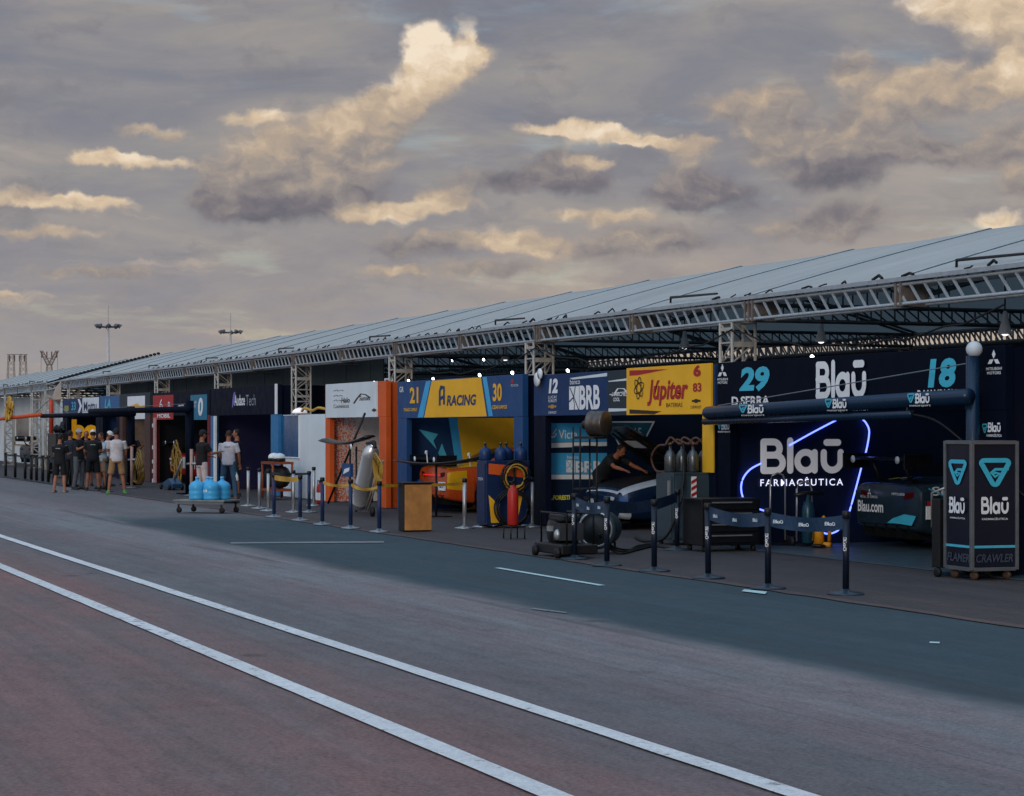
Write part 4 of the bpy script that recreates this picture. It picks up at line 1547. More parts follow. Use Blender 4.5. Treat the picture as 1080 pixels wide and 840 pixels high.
PEOPLE = [
    dict(label='person in black top and black shorts, back turned, leftmost of the group', px=(63, 520), f=(.2, 1), shirt='131518', legs='shorts', legc='131417', hat='15171a', shoe='8a6a58', H=1.62, back_print='9aa0a6', armL=(25, 8, 70), armR=(25, 8, 70), headdown=25, skinc='9a6a52'),
    dict(label='person in grey cap and dark shirt folding an arm, facing the group', px=(83, 517), f=(.9, -.5), shirt='15181d', legc='4b4f55', hat='8c8e92', armL=(30, 12, 85), armR=(30, 5, 85), H=1.76),
    dict(label='person in white cap with black shirt and black shorts, back turned', px=(98, 518), f=(-.15, 1), shirt='14171b', legs='shorts', legc='121418', hat='c9c9c6', shoe='202225', back_print='8fa39c', armL=(15, 10, 40), armR=(15, 8, 60), H=1.74, headdown=20),
    dict(label='person in pale blue tee and tan shorts between the two caps', px=(108, 516.5), f=(-.6, -.6), shirt='8fa0ac', legs='shorts', legc='7a6450', hair='3a2619', armL=(30, 8, 60), armR=(30, 8, 60), H=1.66, headdown=25),
    dict(label='person in white polo and khaki shorts with black cap and bright green shoes', px=(123, 521.5), f=(-.3, 1), shirt='b9b6b8', legs='shorts', legc='8a6c4c', hat='16171a', shoe='4f8a3c', H=1.78, armL=(25, 8, 70), armR=(12, 14, 20), spread=.16, headdown=15),
    dict(label='person in black tee, white trousers and black cap by the water bottles', px=(213, 528.5), f=(.75, .6), shirt='121316', legc='b3a6a6', hat='15161a', H=1.74, armL=(20, 8, 60), armR=(30, 10, 70), headdown=10),
    dict(label='person in white tee and blue jeans seen from behind, holding a small white bottle', px=(241, 527), f=(.1, 1), shirt='b4b4bd', legc='2f4d66', hair='2a1d16', shoe='5a4a48', H=1.74, armL=(12, 10, 30), armR=(8, 14, 12), headdown=30, back_print='3a4048', spread=.14, sl=.6),
    dict(label='person in black tee with dark hair facing left, half behind the white tee', px=(250, 524.5), f=(-1, -.1), shirt='14161b', legs='shorts', legc='15171c', hair='14100e', H=1.76, armL=(20, 8, 60), armR=(10, 8, 30)),
    dict(label='person in navy shirt and long dark trousers, bare headed, behind the grey cap', px=(74, 514), f=(.5, .8), shirt='1a2230', legc='16181d', hair='1d1512', H=1.72, armL=(20, 8, 50), armR=(15, 8, 30)),
    dict(label='person in charcoal polo and grey shorts facing the lane, between the two black shirts', px=(91, 513), f=(.2, -1), shirt='23262b', legs='shorts', legc='3a3c40', hair='2a1c14', H=1.70, armL=(25, 10, 70), armR=(25, 10, 70)),
    dict(label='person in white shirt and white cap looking down, left of the white polo', px=(114, 513.5), f=(.9, -.2), shirt='a9abb0', legc='23272e', hat='c4c4c2', H=1.70, armL=(35, 8, 60), armR=(35, 8, 60), headdown=25),
    dict(label='person in dark clothes and dark cap standing in shade behind the yellow hose', px=(139, 512), f=(.6, -.8), shirt='13151a', legc='14161b', hat='17191e', H=1.72, armL=(30, 10, 80), armR=(30, 10, 80)),
]
for p in PEOPLE:
    px = p.pop('px')
    f = p.pop('f')
    lb = p.pop('label')
    person(lb, G(*px), face_dir(*f), **p)
# mechanic bent over the open engine bay
person('person in dark shirt bending over the open car with arms inside the engine bay', (-36.08, 16.05), R(-72), shirt='16181c', legc='14161a', hair='2a1c14', lean=52, armL=(62, 6, 12), armR=(58, 10, 20), H=1.76, skinc='8f5b42', headdown=10)
# small bottle held by the person in white
bt = thing('bottle', 'small white bottle in the hand of the person in jeans', 'bottle', (0, 0, 0))
q = at(250, 503, 13.3)
mb = MB()
Mt = Euler((0.2, .35, 0)).to_matrix()
mb.lathe([(.028, -.10), (.032, -.09), (.032, .04), (.014, .07), (.014, .1)], (0, 0, 0), 10, Mt)
mb.build('bottle_body', white_print, bt)
mb = MB()
mb.lathe([(.016, .10), (.016, .125)], (0, 0, 0), 10, Mt)
mb.build('bottle_cap', cyan, bt)
bt.location = q


# ------------------------------------------------------------------ race cars
SEC = [  # y, half width low, half width belt, z low, z belt, half width top, z top
    (0.00, .80, .86, .36, .82, .70, .90), (0.06, .88, .93, .28, .88, .75, .95), (0.5, .93, .965, .20, .92, .74, .99), (0.85, .93, .97, .18, .93, .70, 1.04),
    (1.45, .93, .97, .15, .93, .58, 1.31), (2.2, .93, .97, .15, .92, .58, 1.36), (2.75, .93, .97, .15, .91, .60, 1.28), (3.3, .93, .965, .15, .88, .68, .97),
    (4.0, .92, .95, .15, .80, .72, .86), (4.5, .88, .90, .17, .68, .66, .73), (4.68, .78, .80, .22, .58, .55, .62)]


def cr(a, b, c, d, t):
    return 0.5 * (2 * b + (c - a) * t + (2 * a - 5 * b + 4 * c - d) * t * t + (3 * b - a - 3 * c + d) * t ** 3)


def car_grid(off=0.0):
    rows = []
    N = len(SEC)
    sub = 5
    for i in range(N - 1):
        for s_ in range(sub if i < N - 2 else sub + 1):
            t = s_ / sub
            row = tuple(cr(SEC[max(i - 1, 0)][k], SEC[i][k], SEC[i + 1][k], SEC[min(i + 2, N - 1)][k], t) for k in range(7))
            rows.append(row)
    g = []
    for (y, hl, hb, zl, zb, ht, zt) in rows:
        half = [(0, zl), (hl * .5, zl), (hl * .92, zl), (hl, zl + .05), (hl + (hb - hl) * .4, zl + (zb - zl) * .35), (hb, zl + (zb - zl) * .68), (hb - .01, zb - .03), (hb - .05, zb + .005),
                (hb - .05 + (ht - hb + .05) * .35, zb + (zt - zb) * .42), (ht + (hb - .05 - ht) * .15, zt - (zt - zb) * .14), (ht * .9, zt), (ht * .5, zt + .012), (0, zt + .018)]
        ring = [Vector((x, y, z)) for x, z in half] + [Vector((-x, y, z)) for x, z in half[-2:0:-1]]
        g.append(ring)
    if off:
        n = len(g[0])
        h = []
        for i in range(len(g)):
            c = Vector((0, g[i][0].y, .6))
            row = []
            for j in range(n):
                a = g[min(i + 1, len(g) - 1)][j] - g[max(i - 1, 0)][j]
                b = g[i][(j + 1) % n] - g[i][j - 1]
                nn = a.cross(b).normalized()
                if nn.dot(g[i][j] - c) < 0:
                    nn = -nn
                row.append(g[i][j] + nn * off)
            h.append(row)
        return h
    return g


def car_patch(i0, i1, j0, j1, off):
    g = car_grid(off)
    n = len(g[0])
    mb = MB()
    vs, fs = [], []
    w = j1 - j0 + 1
    for i in range(i0, i1 + 1):
        for j in range(j0, j1 + 1):
            vs.append(g[i][j % n])
    for i in range(i1 - i0):
        for j in range(w - 1):
            fs.append((i * w + j, i * w + j + 1, (i + 1) * w + j + 1, (i + 1) * w + j))
    mb.add(vs, fs, True)
    return mb


def race_car(label, loc, rz, paint, accent, wing_dz=0.0):
    r = thing('race_car', label, 'race car', (0, 0, 0))
    g = car_grid()
    n = len(g[0])
    mb = MB()
    vs = [v for row in g for v in row]
    fs = []
    for i in range(len(g) - 1):
        for j in range(n):
            fs.append((i * n + j, i * n + (j + 1) % n, (i + 1) * n + (j + 1) % n, (i + 1) * n + j))
    fs.append(tuple(range(n - 1, -1, -1)))
    fs.append(tuple((len(g) - 1) * n + j for j in range(n)))
    mb.add(vs, fs, True)
    ob = mb.build('tmp', paint)
    cuts = []
    for (yy, sx) in ((.95, 1), (.95, -1), (3.75, 1), (3.75, -1)):
        c = MB()
        Mx = Matrix.Rotation(pi / 2, 3, 'Y')
        c.lathe([(.36, -.16), (.36, .3)] if sx > 0 else [(.36, -.3), (.36, .16)], (sx * .84, yy, .33), 24, Mx)
        co = c.build('cut', blackmat)
        md = ob.modifiers.new('b', 'BOOLEAN')
        md.object = co
        md.operation = 'DIFFERENCE'
        md.solver = 'EXACT'
        cuts.append(co)
    dg = bpy.context.evaluated_depsgraph_get()
    me = bpy.data.meshes.new_from_object(ob.evaluated_get(dg))
    me.name = 'body'
    bpy.data.objects.remove(ob)
    for c in cuts:
        bpy.data.objects.remove(c)
    body = bpy.data.objects.new('body', me)
    COL.objects.link(body)
    body.parent = r
    ROOT_LOC[body.name] = Vector()
    car_patch(17, 21, 8, 16, .006).build('rear_window', glass_m, r) if False else None
    car_patch(15, 20, 9, 15, .006).build('rear_window', glass_m, r)
    car_patch(31, 35, 9, 15, .006).build('windscreen', glass_m, r)
    car_patch(19, 31, 7, 9, .006).build('side_window', glass_m, r)
    car_patch(19, 31, 15, 17, .006).build('side_window', glass_m, r)
    tyre_prof = [(.20, -.13), (.31, -.135), (.33, -.11), (.335, 0), (.33, .11), (.31, .135), (.20, .13)]
    rim_prof = [(.04, .09), (.06, .12), (.19, .125), (.205, .137), (.212, .10), (.212, -.10), (.205, -.137), (.06, -.12), (.04, -.09)]
    for (yy, sx) in ((.95, 1), (.95, -1), (3.75, 1), (3.75, -1)):
        Mx = Matrix.Rotation(pi / 2, 3, 'Y')
        c = MB()
        c.lathe(tyre_prof, (sx * .82, yy, .335), 24, Mx, False)
        wh = c.build('wheel', black, r)
        c = MB()
        c.lathe(rim_prof, (sx * .82, yy, .335), 18, Mx)
        c.build('rim', grey, wh)
    # rear wing on two posts, with end plates
    c = MB()
    prof = [(0, 0), (.06, .035), (.16, .05), (.30, .03), (.34, .0), (.18, .0)]
    c.prism([(-.18 + a, 1.30 + wing_dz + b) for a, b in prof], 1.7, lambda u, v, w_: Vector((-.85 + w_, u, v)))
    wg = c.build('rear_wing', carbon, r)
    for sx in (-1, 1):
        c = MB()
        c.box(sx * .86 - .012, sx * .86 + .012, -.24, .22, 1.17 + wing_dz, 1.40 + wing_dz)
        c.build('end_plate', carbon, wg, .004)
        c = MB()
        c.lathe([(.055, 0), (.055, .012)], (sx * .62, -.20, 1.31 + wing_dz), 14, Matrix.Rotation(pi / 2, 3, 'X'))
        c.build('wing_disc', white_print, wg)
        c = MB()
        c.path([(sx * .42, .3, .95), (sx * .42, .12, 1.04), (sx * .42, .02, 1.30 + wing_dz)], [.03, .028, .03], 6)
        c.build('wing_post', blackmat, wg)
    # diffuser and rear lamps
    c = MB()
    c.add([(-.78, -.03, .36), (.78, -.03, .36), (.62, .5, .14), (-.62, .5, .14)], [(0, 1, 2, 3)])
    for i in range(5):
        x = -.6 + i * .3
        c.add([(x - .008, -.03, .35), (x + .008, -.03, .35), (x, .5, .13), (x, -.02, .16)], [(0, 1, 2), (0, 2, 3), (1, 2, 3)])
    c.build('diffuser', carbon, r)
    for sx in (-1, 1):
        c = MB()
        c.prism([(sx * .50, .74), (sx * .87, .77), (sx * .88, .86), (sx * .56, .83)], .03, lambda u, v, w_: Vector((u, -.035 + w_ + .06 * (abs(u) > .8), v)))
        c.build('tail_lamp', mat('tail lamp red', '4a0d10', .15), r)
        c = MB()
        c.prism([(sx * .45, .52), (sx * .72, .56), (sx * .74, .64), (sx * .5, .60)], .03, lambda u, v, w_: Vector((u, 4.63 + w_, v)))
        c.build('headlamp', glass_m, r)
    c = MB()
    c.box(-.88, .88, 4.5, 4.86, .10, .125)
    c.build('front_splitter', carbon, r, .004)
    for sx in (-1, 1):
        c = MB()
        c.ball((sx * 1.03, 3.0, .99), .10, .05, .06, 10)
        c.path([(sx * .93, 3.0, .93), (sx * 1.0, 3.0, .97)], .015, 5)
        c.build('mirror', carbon, r)
    # accent panels on the flanks
    car_patch(2, 9, 4, 6, .004).build('livery_panel', accent, r)
    car_patch(2, 9, 18, 20, .004).build('livery_panel', accent, r)
    r.location = (loc[0], loc[1], .03)
    r.rotation_euler = (0, 0, rz)
    return r, body


def rear_face(u, v, w):
    return Vector((u, -.02 - w, v))


# navy race car in the neon booth
cx = at(936, 560, 16.7).x - .10
paint_navy = mat('navy car paint', '1f303b', .22, .1, .1, 3)
rc, body = race_car('black and teal race car with rear wing, tail to the lane in the neon booth', (cx, 16.75), 0, paint_navy, paint_navy)


def rear_text(txt, rect, m, bold=.02, root=None, shear=0.0):
    return decal(text_polys(txt, bold, shear), rect, rear_face, 'lettering', m, root)


rear_text('Blau.com', (-.78, .52, -.06, .69), white_print, .02, rc)
rear_text('ECLIPSE CROSS', (-.70, .73, -.22, .765), white_print, 0, rc)
rear_text('MITSUBISHI', (.18, .79, .58, .825), white_print, .0, rc)
decal(DIAM, (-.50, .78, -.40, .87), rear_face, 'emblem', white_panel, rc)
decal(([(0, .1), (.2, .55), (.6, 1), (1, .9), (.85, 0), (.4, .1)], [(0, 1, 2, 3, 4, 5)]), (.05, .36, .84, .52), rear_face, 'livery_panel', teal, rc, .008)
# side decals facing +X
sidef = lambda u, v, w: Vector((.978 + w, u, v))
decal(text_polys('Sellers', .01), (.15, .80, 1.0, .93), lambda u, v, w: Vector((.968 + w + .002, u, v)), 'lettering', white_print, rc)
c = MB()
pp = [(.95, .42), (.62, .50), (.18, .62), (.12, .70), (.36, .78), (.30, .86)]
c.path([Vector((.978, a_, b_)) for a_, b_ in [(.55, .34), (.2, .66), (.42, .76), (.10, .90)]], .012, 5)
c.build('livery_line', teal, rc)
c = MB()
c.box(.955, .985, .06, .34, .46, .72)
c.build('number_plate', white_print, rc)
c = MB()
c.box(.956, .987, .06, .34, .65, .72)
c.build('plate_band', red_print, rc)
decal(text_polys('18', .04), (.12, .49, .30, .61), lambda u, v, w: Vector((.986 + w, u, v)), 'number', dkblue_print, rc)
for (a_, b_, m_) in ((-.55, -.25, mat('lime print', 'a8a83a', .5)), (-.2, .05, mat('violet blue print', '3a49a8', .5))):
    decal(ribbon([(0, 0), (.35, .6), (.6, .4), (1, 1)], .35), (a_, .98, b_, 1.08), lambda u, v, w: Vector((u, .40 + (v - .98) * 1.4, 1.00 + (v - .98) * .35 + w)), 'livery_panel', m_, rc)

# orange car in the 21 / 30 booth
cx = -43.0
paint_or = mat('orange car paint', 'b4481c', .25, .0, .15, 3)
rc, body = race_car('orange and yellow race car with red tail lamps inside the yellow and blue booth', (cx, 15.2), 0, paint_or, mat('yellow car paint', 'cf9a1c', .25), -.2)
car_patch(4, 15, 8, 16, .005).build('trunk_lid', mat('yellow car paint', 'cf9a1c', .25), rc)
c = MB()
c.box(.46, .84, -.05, -.02, .46, .64)
c.build('number_plate', white_print, rc)
decal(text_polys('21', .03), (.52, .52, .78, .62), lambda u, v, w: Vector((u, -.05 - w, v)), 'number', dkblue_print, rc)
rear_text('Ipiranga', (-.7, .62, -.1, .72), yellow, .02, rc) if False else None
c = MB()
c.box(-.55, .55, -.04, -.02, .76, .79)
c.build('lamp_strip', mat('red lamp', 'd0201c', .3, emit=.6), rc)
c = MB()
c.prism([(-.86, .36), (-.2, .36), (-.42, .60), (-.86, .66)], .03, lambda u, v, w_: Vector((u, -.055 + w_, v)))
c.build('livery_panel', mat('blue car paint', '1d4f86', .25), rc)

sw = thing('wing_stand', 'long black rear wing with white discs on a slim stand, before the blue triangles', 'wing stand', (at(465, 540, 14.5).x, 14.5, 0))
w0, w1 = at(421, 489, 14.3), at(512, 485.5, 14.7)
mb = MB()
vs, fs = [], []
nd = (w1 - w0).normalized().cross(Vector((0, 0, 1)))
for i in range(17):
    t = i / 16
    p = w0.lerp(w1, t) + Vector((0, 0, -.06 + .10 * abs(2 * t - 1) ** 2))
    for (dn, dz) in ((-.13, 0), (-.04, .04), (.10, .05), (.16, .03), (.02, -.01)):
        vs.append(p + nd * dn + Vector((0, 0, dz)))
for i in range(16):
    for j in range(5):
        fs.append((i * 5 + j, i * 5 + (j + 1) % 5, (i + 1) * 5 + (j + 1) % 5, (i + 1) * 5 + j))
fs += [(0, 1, 2, 3, 4), tuple(80 + j for j in (4, 3, 2, 1, 0))]
mb.add(vs, fs, True)
mb.build('rear_wing', carbon, sw)
for (x, y, P_) in ((450, 477.5, 14.42), (495, 480, 14.62)):
    p = at(x, y, P_)
    mb = MB()
    mb.lathe([(.045, 0), (.045, .012)], p, 14, Matrix.Rotation(R(-60), 3, 'Z') @ Matrix.Rotation(pi / 2, 3, 'X'))
    mb.tube(p, p + Vector((0, .02, -.22)), .012, 5)
    mb.build('wing_disc', white_print, sw)
p = w0.lerp(w1, .45)
mb = MB()
mb.tube((p.x, p.y, .02), (p.x, p.y, p.z - .05), .025, 7)
mb.box(p.x - .25, p.x + .25, p.y - .25, p.y + .25, .012, .03)
mb.build('stand_post', blackmat, sw)

# white and blue car with raised bonnet
cx = -35.0
paint_wb = mat('white car paint', 'a9b0b6', .25, 0, .06, 3)
rc, body = race_car('navy and white race car with its black bonnet propped up, nose to the lane', (cx, 15.55 + 4.7), pi, mat('deep blue car paint', '10243f', .25, .1, .08, 3), paint_wb)
car_patch(34, 46, 9, 15, .006).build('engine_bay_patch', blackmat, rc)  # black patch laid on the body as the dark opening under the bonnet
car_patch(31, 48, 6, 9, .009).build('livery_panel', paint_wb, rc)
car_patch(31, 48, 15, 18, .009).build('livery_panel', paint_wb, rc)
car_patch(45, 50, 1, 4, .010).build('livery_panel', paint_wb, rc)
car_patch(45, 50, 20, 23, .010).build('livery_panel', paint_wb, rc)
car_patch(48, 50, 8, 16, .010).build('livery_panel', paint_wb, rc)
car_patch(46, 49, 4, 6, .008).build('livery_panel', mat('teal car paint', '2a7d9a', .25), rc)
car_patch(46, 50, 18, 20, .008).build('livery_panel', mat('blue car paint', '1d4f86', .25), rc)
nosef = lambda u, v, w: Vector((-u, 4.70 + w - .12 * abs(u) ** 3, v))
decal(ribbon([(-.80, .66), (-.70, .44), (-.62, .27), (-.3, .24), (.3, .24), (.62, .27), (.70, .44), (.80, .66)], .12), (-.84, .20, .84, .70), nosef, 'bumper_trim', paint_wb, rc, .02)
decal(([(0, 0), (.8, 0), (1, 1), (.1, 1)], [(0, 1, 2, 3)]), (.18, .34, .58, .56), nosef, 'livery_panel', mat('teal car paint', '2a7d9a', .25), rc, .02)
decal(([(0, 0), (1, 0), (.8, 1), (.3, 1)], [(0, 1, 2, 3)]), (-.6, .36, -.2, .50), nosef, 'livery_panel', paint_wb, rc, .02)
c = MB()
a0 = Vector((0, 3.25, 1.02))
d = Vector((0, cos(R(33)), sin(R(33))))
nrm = Vector((0, -sin(R(33)), cos(R(33))))
for (u0, u1, th) in ((-.72, .72, .03),):
    pts = [(-.70, 0), (.70, 0), (.74, .5), (.68, 1.1), (.5, 1.42), (-.5, 1.42), (-.68, 1.1), (-.74, .5)]
    c.prism(pts, .035, lambda u, v, w_: a0 + Vector((u, 0, 0)) + d * v + nrm * (w_ + .03 * cos(u * 2)))
hd = c.build('bonnet', carbon, rc, .006)
c = MB()
c.prism([(-.3, .75), (.3, .75), (.42, .98), (-.18, .98)], .004, lambda u, v, w_: a0 + Vector((u, 0, 0)) + d * v + nrm * (-.012 - w_))
c.build('printed_panel', white_print, hd)
c = MB()
c.prism([(-.62, .2), (.62, .2), (.62, .28), (-.62, .28)], .03, lambda u, v, w_: a0 + Vector((u, 0, 0)) + d * v + nrm * (-.02 - w_))
c.prism([(-.55, .3), (-.47, .3), (-.30, 1.25), (-.38, 1.25)], .03, lambda u, v, w_: a0 + Vector((u, 0, 0)) + d * v + nrm * (-.02 - w_))
c.prism([(.55, .3), (.47, .3), (.30, 1.25), (.38, 1.25)], .03, lambda u, v, w_: a0 + Vector((u, 0, 0)) + d * v + nrm * (-.02 - w_))
c.build('bonnet_rib', blackmat, hd)

# red car in the red booth
cx = -68.3
rc, body = race_car('red and white race car with black rear wing in the dark red booth', (cx, 15.3), 0, mat('red car paint', '8e1f1c', .25), paint_wb)
rear_text('MOBIL', (-.7, .56, .1, .70), white_print, .03, rc)
for i in range(3):
    decal(SQ, (-.8 + i * .5, .74, -.5 + i * .5, .80), rear_face, 'livery_panel', white_print, rc)

# rear wing on a stand in the orange booth
ws = thing('wing_stand', 'black rear wing on a stand, before the speckled orange wall', 'wing stand', G(371, 542))
o = G(371, 542)
mb = MB()
c0 = at(342, 468, o.y)
c1 = at(388, 465, o.y)
n = 16
vs, fs = [], []
for i in range(n + 1):
    t = i / n
    p = c0.lerp(c1, t)
    zz = p.z + .10 * (abs(2 * t - 1) ** 2) - .04
    for (dy, dz) in ((-.15, 0), (-.05, .05), (.12, .06), (.18, .03), (.02, -.01)):
        vs.append(Vector((p.x, p.y + dy, zz + dz)))
for i in range(n):
    for j in range(5):
        fs.append((i * 5 + j, i * 5 + (j + 1) % 5, (i + 1) * 5 + (j + 1) % 5, (i + 1) * 5 + j))
fs += [(0, 1, 2, 3, 4), tuple(n * 5 + j for j in (4, 3, 2, 1, 0))]
mb.add(vs, fs, True)
mb.build('rear_wing', carbon, ws)
mb = MB()
pd = at(370.5, 471.5, o.y - .18)
mb.lathe([(.06, 0), (.06, .015)], pd, 14, Matrix.Rotation(pi / 2, 3, 'X'))
mb.build('wing_disc', white_print, ws)
for dx in (-.12, .32):
    mb = MB()
    mb.tube((o.x + dx, o.y, .05), (o.x + dx, o.y, 1.42), .022, 6)
    mb.build('post', blackmat, ws)
mb = MB()
mb.cbox((o.x - .1, o.y + .25, .34), .55, .35, .22)
mb.build('base_box', blackmat, ws, .02)
mb = MB()
q = rf(362, 489, 371, 503, o.y - .06)
mb.box(q[0], q[2], o.y - .09, o.y - .03, q[1], q[3])
bp = mb.build('sign_plate', blue_panel, ws)
mb = MB()
mb.prism([(q[0] + .1, q[1] + .05), (q[2] - .1, q[1] + .12), (q[2] - .05, q[1] + .2), (q[0] + .2, q[1] + .16)], .006, lambda u, v, w_: Vector((u, o.y - .09 - w_, v)))
mb.build('emblem', white_print, bp)
mb = MB()
mb.tube(at(346, 531, o.y - .1), at(385, 436, o.y + .3), .025, 6)
mb.build('brace', blackmat, ws)

# ------------------------------------------------------------------ pit booms
def boom(label, post_px, P, a, b, rad, m, low=None, post_z=2.75, ball=True, post_r=.085):
    r = thing('pit_boom', label, 'boom', at(post_px, 500, P) * 1.0)
    pp = at(post_px, 450, P)
    root_off = r.location.copy()
    r.location = (pp.x, P, 0)
    ROOT_LOC[r.name] = Vector((pp.x, P, 0))
    mb = MB()
    mb.tube((pp.x, P, .02), (pp.x, P, post_z), post_r, 14)
    mb.cbox((pp.x, P, .03), .6, .6, .03)
    mb.build('post', m, r)
    A = at(*a, P - .12)
    B = at(*b, P - .12)
    mb = MB()
    d = (B - A).normalized()
    mb.path([A - d * .05, A - d * .03, A, A + d * .03, B], [rad * .4, rad * .75, rad * .95, rad, rad], 14)
    arm = mb.build('arm', m, r)
    if low:
        A2 = at(*low[0], P - .12)
        B2 = at(*low[1], P - .12)
        mb = MB()
        mb.tube(A2, B2, rad * .55, 10)
        mb.build('lower_arm', m, r)
        mb = MB()
        for t in (.02, .35, .7, .98):
            mb.tube(A2.lerp(B2, t), A2.lerp(B2, t) + Vector((0, 0, .22)), .015, 5)
        mb.build('hanger', blackmat, r)
        mb = MB()
        mb.path(soft([B2, B2 + Vector((.5, .1, -.12)), B2 + Vector((1.2, .3, -.6)), B2 + Vector((1.7, .5, -1.0))]), .016, 6)
        mb.build('air_hose', blackmat, r)
    if ball:
        mb = MB()
        mb.ball((pp.x + .03, P, post_z + .08), .10, .10, .10, 18)
        mb.build('post_lamp', mat('white globe', 'b9c2c9', .4), r)
    mb = MB()
    mb.tube((pp.x, P, post_z - .08), A.lerp(B, .05) + Vector((0, 0, rad)), .008, 5)
    mb.build('stay_wire', mat('wire', '6d7780', .5, .4), r)
    return r, arm, A, B


r, arm, A, B = boom('thick blue overhead boom with white ball on its post before the neon booth', 1026, 14.74, (746, 435.5), (1022, 418), .095, boom_mat, ((743, 445), (962, 437)), 2.68)
# white lettering on the boom
d = (B - A).normalized()
for (x0, x1) in ((795.5, 813), (885.5, 901), (973, 989)):
    xa, xb = at(x0, 430, 14.62).x, at(x1, 430, 14.62).x
    t0 = (xa - A.x) / (B.x - A.x)
    z0 = A.z + (B.z - A.z) * t0
    f = lambda u, v, w: Vector((u, 14.62 - .098 - w, v))
    mid = A.z + (B.z - A.z) * ((xa + xb) / 2 - A.x) / (B.x - A.x)
    decal(LOGO, (xa, mid - .06, xb, mid + .07), f, 'lettering', white_print, arm)
    wdt = xb - xa
    decal(SHIELD, (xa - wdt * .55, mid - .05, xa - wdt * .05, mid + .07), f, 'emblem', teal, arm)
    decal(text_polys('motorsport', 0), (xa - wdt * .4, mid - .105, xb, mid - .075), f, 'lettering', white_print, arm)
boom('dark overhead boom with square post before the red booth', 200, 13.2, (95, 434), (200, 432), .085, navy_deep, None, 2.55, False, .12)
boom('dark overhead boom reaching left before the yellow lettered booth', 138, 13.6, (44, 439), (141, 437), .08, navy_deep, None, 2.5, False, .13)
r, arm, A, B = boom('orange overhead boom before the far white cabin', -20, 13.4, (-18, 444), (43, 437.5), .075, mat('orange boom', 'b84a22', .4), None, 2.5, False, .1)
yc = thing('hose_bundle', 'yellow hose bundle hanging at the orange boom on the far left', 'hose', at(10, 432, 13.2))
mb = MB()
for i in range(9):
    c_ = at(9.5 + rnd.uniform(-2, 2), 432 + rnd.uniform(-4, 4), 13.25 - .02 * i)
    rr = rnd.uniform(.28, .42)
    tl = rnd.uniform(-.4, .4)
    mb.path([c_ + Vector((rr * cos(t) * .8, rr * .2 * sin(t + tl), rr * sin(t) * 1.1)) for t in [2 * pi * q / 16 for q in range(17)]], .05, 6)
mb.build('hose_coil', yel_tape, yc)
jb = thing('jib_post', 'red and black jib post standing by the white screen', 'post', (at(54, 450, 14).x, 14, 0))
mb = MB()
x = at(54, 450, 14).x
mb.tube((x, 14, 1.6), (x, 14, at(54, 421, 14).z), .09, 8)
mb.build('jib_mast', mat('red orange paint', 'b5432a', .5), jb)
mb = MB()
mb.tube((x, 14, .02), (x, 14, 1.6), .1, 8)
mb.build('jib_column', blackmat, jb)
for dz, tx in ((2.9, -5), (2.9, 4.2)):
    mb = MB()
    mb.tube((x, 14, 3.0), (x + tx, 14.1, 2.35 if tx < 0 else 2.2), .015, 5)
    mb.build('stay_wire', mat('wire', '6d7780', .5, .4), jb)


# ------------------------------------------------------------------ belt posts
def belt_post(m, h=.88, base_r=.17, lettering=False, pole_r=.033, basem=None):
    r = thing('belt_post', 'belt post', 'belt post', (0, 0, 0))
    mb = MB()
    mb.tube((0, 0, .02), (0, 0, h - .07), pole_r, 14)
    mb.build('pole', m, r)
    mb = MB()
    mb.lathe([(base_r, 0), (base_r, .012), (base_r * .9, .022), (.06, .035), (.04, .06)], (0, 0, 0), 24)
    mb.build('base', basem or m, r)
    mb = MB()
    mb.lathe([(pole_r + .004, h - .075), (pole_r + .009, h - .07), (pole_r + .009, h - .01), (pole_r, h)], (0, 0, 0), 14)
    mb.build('head', blackmat, r)
    if lettering:
        vs, fs = LOGO
        mb = MB()
        # run the letters down the side of the pole facing the lane and the camera
        for (ang) in (R(-50),):
            A_ = []
            for a_, b_ in vs:
                th = ang + (b_ - .5) * 1.1
                A_.append(Vector(((pole_r + .002) * cos(th), (pole_r + .002) * sin(th), .62 - a_ * .15)))
            mb.add(A_, fs)
        mb.build('lettering', white_print, r)
    return r


def belt(post_label, A, B, z, h, m, sag=.03, name='barrier_belt', cat='belt', marks=0, group=None, top=None):
    r = thing(name, post_label, cat, (A + B) / 2, group)
    mb = MB()
    n = 14
    vs, fs = [], []
    for i in range(n + 1):
        t = i / n
        p = A.lerp(B, t)
        s_ = sag * 4 * t * (1 - t)
        tw = .012 * sin(t * 9)
        off = Vector((0, tw, 0))
        for th in (-.0015, .0015):
            vs += [Vector((p.x, p.y + th, z - s_)) + off, Vector((p.x, p.y + th, z - h - s_)) - off]
    for i in range(n):
        o_ = i * 4
        fs += [(o_, o_ + 1, o_ + 5, o_ + 4), (o_ + 2, o_ + 6, o_ + 7, o_ + 3), (o_, o_ + 4, o_ + 6, o_ + 2), (o_ + 1, o_ + 3, o_ + 7, o_ + 5)]
    mb.add(vs, fs, False)
    s = mb.build('strap', m, r)
    for k_ in range(marks):
        t = (k_ + .5) / marks
        p = A.lerp(B, t)
        d = (B - A).normalized()
        zz = z - h / 2 - sag * 4 * t * (1 - t)
        f = lambda u, v, w: Vector((p.x, p.y, 0)) + d * u + Vector((0, -.016 - w, v))
        decal(LOGO, (-.08, zz - .02, .08, zz + .02), f, 'lettering', white_panel, s)
    return r


